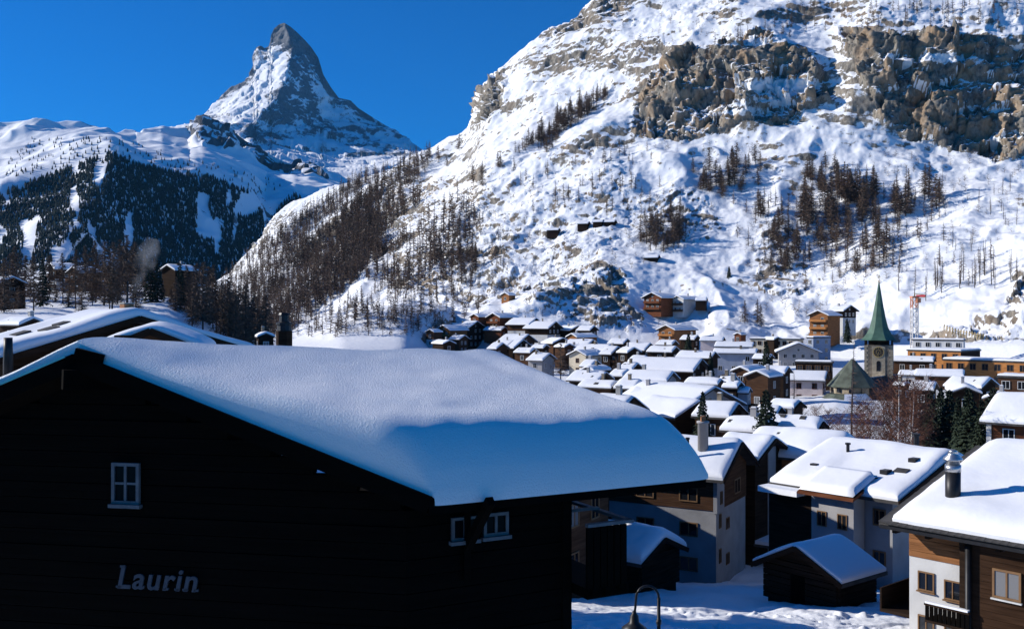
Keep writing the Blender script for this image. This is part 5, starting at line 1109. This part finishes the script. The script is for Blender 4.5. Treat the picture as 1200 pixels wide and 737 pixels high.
# rake boards, ridge beam end, eave board
m = MB(); m.bar(roof_pt(0, 0) - ctr + Vector((.0, -.05, -.12)), roof_pt(1, 0) - ctr + Vector((.05, -.05, -.12)), .09, .3); m.build("bargeboard", "wood_black", chalet)
m = MB(); m.bar(roof_pt(0, 0) - ctr + Vector((0, -.05, -.12)), roof_pt(-1, 0) - ctr + Vector((0, -.05, -.12)), .09, .3); m.build("bargeboard", "wood_black", chalet)
m = MB(); m.bar(roof_pt(-1, 0) - ctr + Vector((0, -.1, .05)), roof_pt(-.03, 0) - ctr + Vector((0, -.1, .05)), .03, .04); m.build("drip_edge", "bright_metal", chalet)
m = MB(); m.bar(roof_pt(1, 0) - ctr + Vector((0.02, -.02, -.14)), roof_pt(1, 1) - ctr + Vector((.02, -.02, -.14)), .1, .3); m.build("eave_board", "wood_black", chalet)
rd = (B - A).normalized(); q_ = A - ctr; m = MB(); m.bar(q_ + Vector((.04, -.16, .04)), q_ + Vector((.52, -.02, -.09)), .28, .2); m.bar(q_ - rd * .25 + Vector((0, 0, -.45)), q_ + rd * 3 + Vector((0, 0, -.45)), .3, .36); m.build("ridge_beam", "wood_black", chalet)
# walls: front (with the lettering) and side, squared logs
wf = (E1 - A); wf.z = 0; wf.normalize(); nf_ = Vector((wf.y, -wf.x, 0)); nf_ = nf_ if nf_.y < 0 else -nf_
sd_ = (E2 - E1); sd_.z = 0; sd_.normalize(); ns_ = Vector((sd_.y, -sd_.x, 0))
C1 = P(476, 600, 17.55); C1.z = 0; C2 = C1 + sd_ * 3.45; C0 = C1 - wf * 14.5; zfl = -14.
def zroof(p):
    """underside of the roof over a point on the front wall line"""
    rel = (Vector((p.x, p.y, 0)) - Vector((A.x, A.y, 0))).dot(wf); half = (Vector((E1.x, E1.y, 0)) - Vector((A.x, A.y, 0))).length
    return A.z - abs(rel) / half * (A.z - E1.z) - .25
k = 0; z = zfl
def wall_log(p0, p1, nrm, z0, z1, mat, name="log", proud=0.0):
    m = MB(); d_ = (p1 - p0).normalized(); th = .22; a_ = p0 + nrm * proud; b2 = p1 + nrm * proud
    vs = [a_, b2, b2 - nrm * th, a_ - nrm * th]; ch_ = .03
    m.add([Vector((v.x, v.y, zz)) - ctr for zz in (z0, z1) for v in vs], [(3, 2, 1, 0), (4, 5, 6, 7), (0, 1, 5, 4), (1, 2, 6, 5), (2, 3, 7, 6), (3, 0, 4, 7)]); return m.build(name, mat, chalet)
rr = random.Random(3); apex_u = (Vector((A.x, A.y, 0)) - C0).dot(wf)
while z < A.z - .3:
    z1 = z + .30; top = z1
    # clip to the gable triangle
    half = (Vector((E1.x, E1.y, 0)) - Vector((A.x, A.y, 0))).length; lim = (A.z - .25 - top) / (A.z - E1.z) * half
    u0, u1 = max(0, apex_u - lim), min(14.5, apex_u + lim)
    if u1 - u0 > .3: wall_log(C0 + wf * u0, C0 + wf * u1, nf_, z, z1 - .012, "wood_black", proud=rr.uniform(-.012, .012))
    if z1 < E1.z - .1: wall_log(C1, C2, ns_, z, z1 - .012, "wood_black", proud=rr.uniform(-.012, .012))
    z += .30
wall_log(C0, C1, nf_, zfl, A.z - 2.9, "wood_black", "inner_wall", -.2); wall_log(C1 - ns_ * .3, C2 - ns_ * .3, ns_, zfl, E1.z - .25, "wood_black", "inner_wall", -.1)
wall_log(C2, C2 + Vector((-6, 8, 0)), Vector((.8, .6, 0)), zfl, E1.z - .1, "wood_black", "rear_wall"); wall_log(C0, C0 + Vector((2, 8, 0)), Vector((-1, .2, 0)), zfl, E1.z - .6, "wood_black", "rear_wall")
def on_wall(px_, py_, p0, nrm, off=.0):
    r_ = P(px_, py_, 1.0); t_ = (p0 + nrm * off).dot(nrm) / r_.dot(nrm) if True else 1; return r_ * t_
def frame_obj(name, o3, xdir, nrm): 
    M = Matrix((xdir, -nrm, Vector((0, 0, 1)))).transposed().to_4x4(); M.translation = o3 - ctr; return M
m, nt, b = new_mat("dark_pane"); b.inputs['Base Color'].default_value = (.004, .005, .007, 1); b.inputs['Roughness'].default_value = .25; b.inputs['Specular IOR Level'].default_value = .12
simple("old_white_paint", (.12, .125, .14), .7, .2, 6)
def sash_window(px0, py0, px1, py1, p0, nrm, xdir, nx, ny, bar=.055):
    c_ = on_wall((px0 + px1) / 2, (py0 + py1) / 2, p0, nrm, .03); w = (on_wall(px1, (py0 + py1) / 2, p0, nrm, .03) - on_wall(px0, (py0 + py1) / 2, p0, nrm, .03)).length; h = abs(on_wall((px0 + px1) / 2, py0, p0, nrm, .03).z - on_wall((px0 + px1) / 2, py1, p0, nrm, .03).z)
    M = frame_obj("w", c_, xdir, nrm); m = MB(); b = bar
    m.box(-w / 2, w / 2, -.05, .02, -h / 2, -h / 2 + b); m.box(-w / 2, w / 2, -.05, .02, h / 2 - b, h / 2); m.box(-w / 2, -w / 2 + b, -.05, .02, -h / 2 + b, h / 2 - b); m.box(w / 2 - b, w / 2, -.05, .02, -h / 2 + b, h / 2 - b)
    for i in range(1, nx): x = -w / 2 + i * w / nx; m.box(x - b * .4, x + b * .4, -.045, .02, -h / 2 + b, h / 2 - b)
    for j in range(1, ny):
        zz = -h / 2 + j * h / ny
        for i in range(nx): m.box(-w / 2 + i * w / nx + b * .5, -w / 2 + (i + 1) * w / nx - b * .5, -.04, .02, zz - b * .35, zz + b * .35)
    o = m.build("window", "old_white_paint", chalet); o.matrix_local = M
    for i in range(nx):
        for j in range(ny):
            m = MB(); x0_, x1_ = -w / 2 + i * w / nx + b * .4, -w / 2 + (i + 1) * w / nx - b * .4; z0_, z1_ = -h / 2 + j * h / ny + b * .35, -h / 2 + (j + 1) * h / ny - b * .35
            m.box(x0_, x1_, -.01, .0, z0_, z1_); m.build("pane", "dark_pane", o)
    m = MB(); m.box(-w / 2 - .04, w / 2 + .04, -.1, .02, -h / 2 - .07, -h / 2 - .004); m.build("sill", "old_white_paint", o); return o
sash_window(132, 542, 164, 590, C1, nf_, wf, 2, 2, .06)
sash_window(529, 605, 559, 632, C1, ns_, sd_, 2, 1, .05); sash_window(566, 600, 595, 627, C1, ns_, sd_, 2, 1, .06)
wb = on_wall(548, 640, C1, ns_, .06); m = MB(); m.bar(wb - ctr, wb - ctr + ns_ * .95 + Vector((0, 0, 1.0)), .14, .16); m.bar(wb - ctr + Vector((0, 0, -.6)), wb - ctr + Vector((0, 0, 1.1)), .12, .12); m.build("eave_bracket", "wood_black", chalet)
# raised lettering on the front wall
tc_ = bpy.data.curves.new("lettering", 'FONT'); tc_.body = "Laurin"; tc_.size = 1.0; tc_.shear = .22; tc_.extrude = .03; tc_.offset = .018; tc_.space_character = 1.12
to = bpy.data.objects.new("lettering", tc_); COL.objects.link(to); bpy.context.view_layer.update()
me = bpy.data.meshes.new_from_object(to.evaluated_get(bpy.context.evaluated_depsgraph_get())); bpy.data.objects.remove(to)
xs = [v.co.x for v in me.vertices]; wT = max(xs) - min(xs); p0 = on_wall(138, 688, C1, nf_, .04); p1 = on_wall(232, 692, C1, nf_, .04); sc = (p1 - p0).length / wT
simple("letter_grey", (.06, .067, .085), .8, .2, 5); me.materials.clear(); me.materials.append(MATS["letter_grey"])
lt = link("lettering", me, chalet); xd = (p1 - p0); zl = xd.z; xd.normalize(); zd = nf_.cross(xd) * -1
zd = Vector((0, 0, 1)); M = Matrix((xd * sc, zd * sc * 1.0, nf_ * sc)).transposed().to_4x4(); M.translation = p0 - xd * min(xs) * sc - ctr; lt.matrix_local = M
m = MB()                                      # slab serifs
for x, z_ in ((.02, .0), (.17, .66), (.60 * wT, .0), (.74 * wT, .0), (.84 * wT, .0), (.97 * wT, .0)):
    m.box(x + min(xs) - .07, x + min(xs) + .11, z_, z_ + .07, -.03, .03)
sf = m.build("lettering_serifs", "letter_grey", lt)
# side balcony behind the corner
Q0 = C2 + sd_ * .05; bl = [Q0 - ns_ * .1, Q0 + sd_ * 1.55 - ns_ * .1]
def q3(u, v, z_): return Q0 + sd_ * u + ns_ * v + Vector((0, 0, z_)) - ctr
zb0 = on_wall(690, 690, C2 + ns_ * .5, ns_).z; zt0 = on_wall(690, 619, C2 + ns_ * .5, ns_).z
m = MB(); m.add([q3(u, v, z_) for z_ in (zb0 - .2, zb0) for v in (-2.5, .5) for u in (0, .95)], [(0, 2, 3, 1), (4, 5, 7, 6), (0, 1, 5, 4), (2, 6, 7, 3), (0, 4, 6, 2), (1, 3, 7, 5)]); m.build("balcony_floor", "wood_black", chalet)
for k in range(6):
    m = MB(); u = k * .155; m.add([q3(u + du, v, z_) for z_ in (zb0 - .15, zt0) for v in (.44, .5) for du in (0, .13)], [(0, 2, 3, 1), (4, 5, 7, 6), (0, 1, 5, 4), (2, 6, 7, 3), (0, 4, 6, 2), (1, 3, 7, 5)]); m.build("balcony_board", "wood_black", chalet)
m = MB(); m.bar(q3(0, .47, zt0 + .05), q3(1.05, .47, zt0 + .05), .12, .06); m.bar(q3(0, -.6, zt0 + .12), q3(.95, -.6, zt0 + .12), .1, .05); m.bar(q3(1.0, .47, zt0 + .05), q3(1.0, -2.4, zt0 + .05), .12, .06); m.build("balcony_rail", "old_white_paint", chalet)
m = MB(); m.bar(q3(-.1, -.2, E1.z - .35), q3(2.6, -.2, E1.z - .35), .22, .28); m.build("purlin", "wood_black", chalet)
# ------------------------------------------------------------------ street lamp below
D = 26.; pb = P(772, 737, D); gx = gz(pb.x, D); lamp = tag(empty("street_lamp", (pb.x, D, gx - .3)), "black swan-neck street lamp in the lane", "lamp"); ht = P(0, 700, D).z - lamp.location.z
m = MB(); m.tube([(0, 0, 0), (0, 0, ht)], [.07, .045], 10); m.lathe((0, 0, 0), [(.12, 0), (.12, .7), (.07, .8)], 10); m.lathe((0, 0, ht - .7), [(.07, 0), (.07, .12)], 10); m.build("post", "dark_metal", lamp, True)
rA = .30; arc = [(-rA + rA * math.cos(a), 0, ht + rA * 1.05 * math.sin(a)) for a in np.linspace(0, math.pi, 16)] + [(-2 * rA - .02, 0, ht - .25), (-2 * rA - .05, 0, ht - .45)]
m = MB(); m.tube(arc, .032, 8); m.build("swan_neck", "dark_metal", lamp, True)
m = MB(); m.lathe((-2 * rA - .05, 0, ht - .86), [(.34, 0), (.34, .05), (.2, .16), (.13, .22), (.11, .38), (.06, .46), (.05, .5)], 14); m.build("shade", "dark_metal", lamp, True)

# ------------------------------------------------------------------ chimney smoke and the air of the valley
m, nt, b = new_mat("smoke_volume"); nt.nodes.remove(b); v = node(nt, "ShaderNodeVolumePrincipled"); v.inputs['Color'].default_value = (.9, .9, .92, 1)
tcn = node(nt, "ShaderNodeTexCoord"); nz = node(nt, "ShaderNodeTexNoise"); nz.inputs['Scale'].default_value = 1.1; nz.inputs['Detail'].default_value = 4; nt.links.new(tcn.outputs['Object'], nz.inputs['Vector'])
mr = node(nt, "ShaderNodeMapRange"); mr.inputs['From Min'].default_value = .42; mr.inputs['From Max'].default_value = .7; mr.inputs['To Max'].default_value = .55; nt.links.new(nz.outputs[0], mr.inputs['Value']); nt.links.new(mr.outputs[0], v.inputs['Density'])
nt.links.new(v.outputs[0], nt.nodes["Material Output"].inputs['Volume'])
b0 = P(154, 352, 46.8); m = MB(); pl = [(0, 0, 0), (.12, .1, .5), (.2, .2, 1.0), (.45, .3, 1.6), (.7, .4, 2.3), (.85, .5, 3.0)]
m.tube(pl, [.1, .16, .28, .5, .62, .3], 10); m.f = [f[::-1] for f in m.f]; o = m.build("smoke", "smoke_volume"); o.location = b0; tag(o, "thin white smoke rising from the brick chimney", kind="stuff")
m, nt, b = new_mat("air"); nt.nodes.remove(b); v = node(nt, "ShaderNodeVolumePrincipled"); v.inputs['Color'].default_value = (.16, .55, 1.0, 1); v.inputs['Density'].default_value = 1.3e-5; v.inputs['Anisotropy'].default_value = 0.0
nt.links.new(v.outputs[0], nt.nodes["Material Output"].inputs['Volume'])
m = MB(); m.box(-14000, 14000, -2500, 15000, -140, 3000); tag(m.build("haze", "air"), "thin blue mountain air over the valley", kind="stuff")
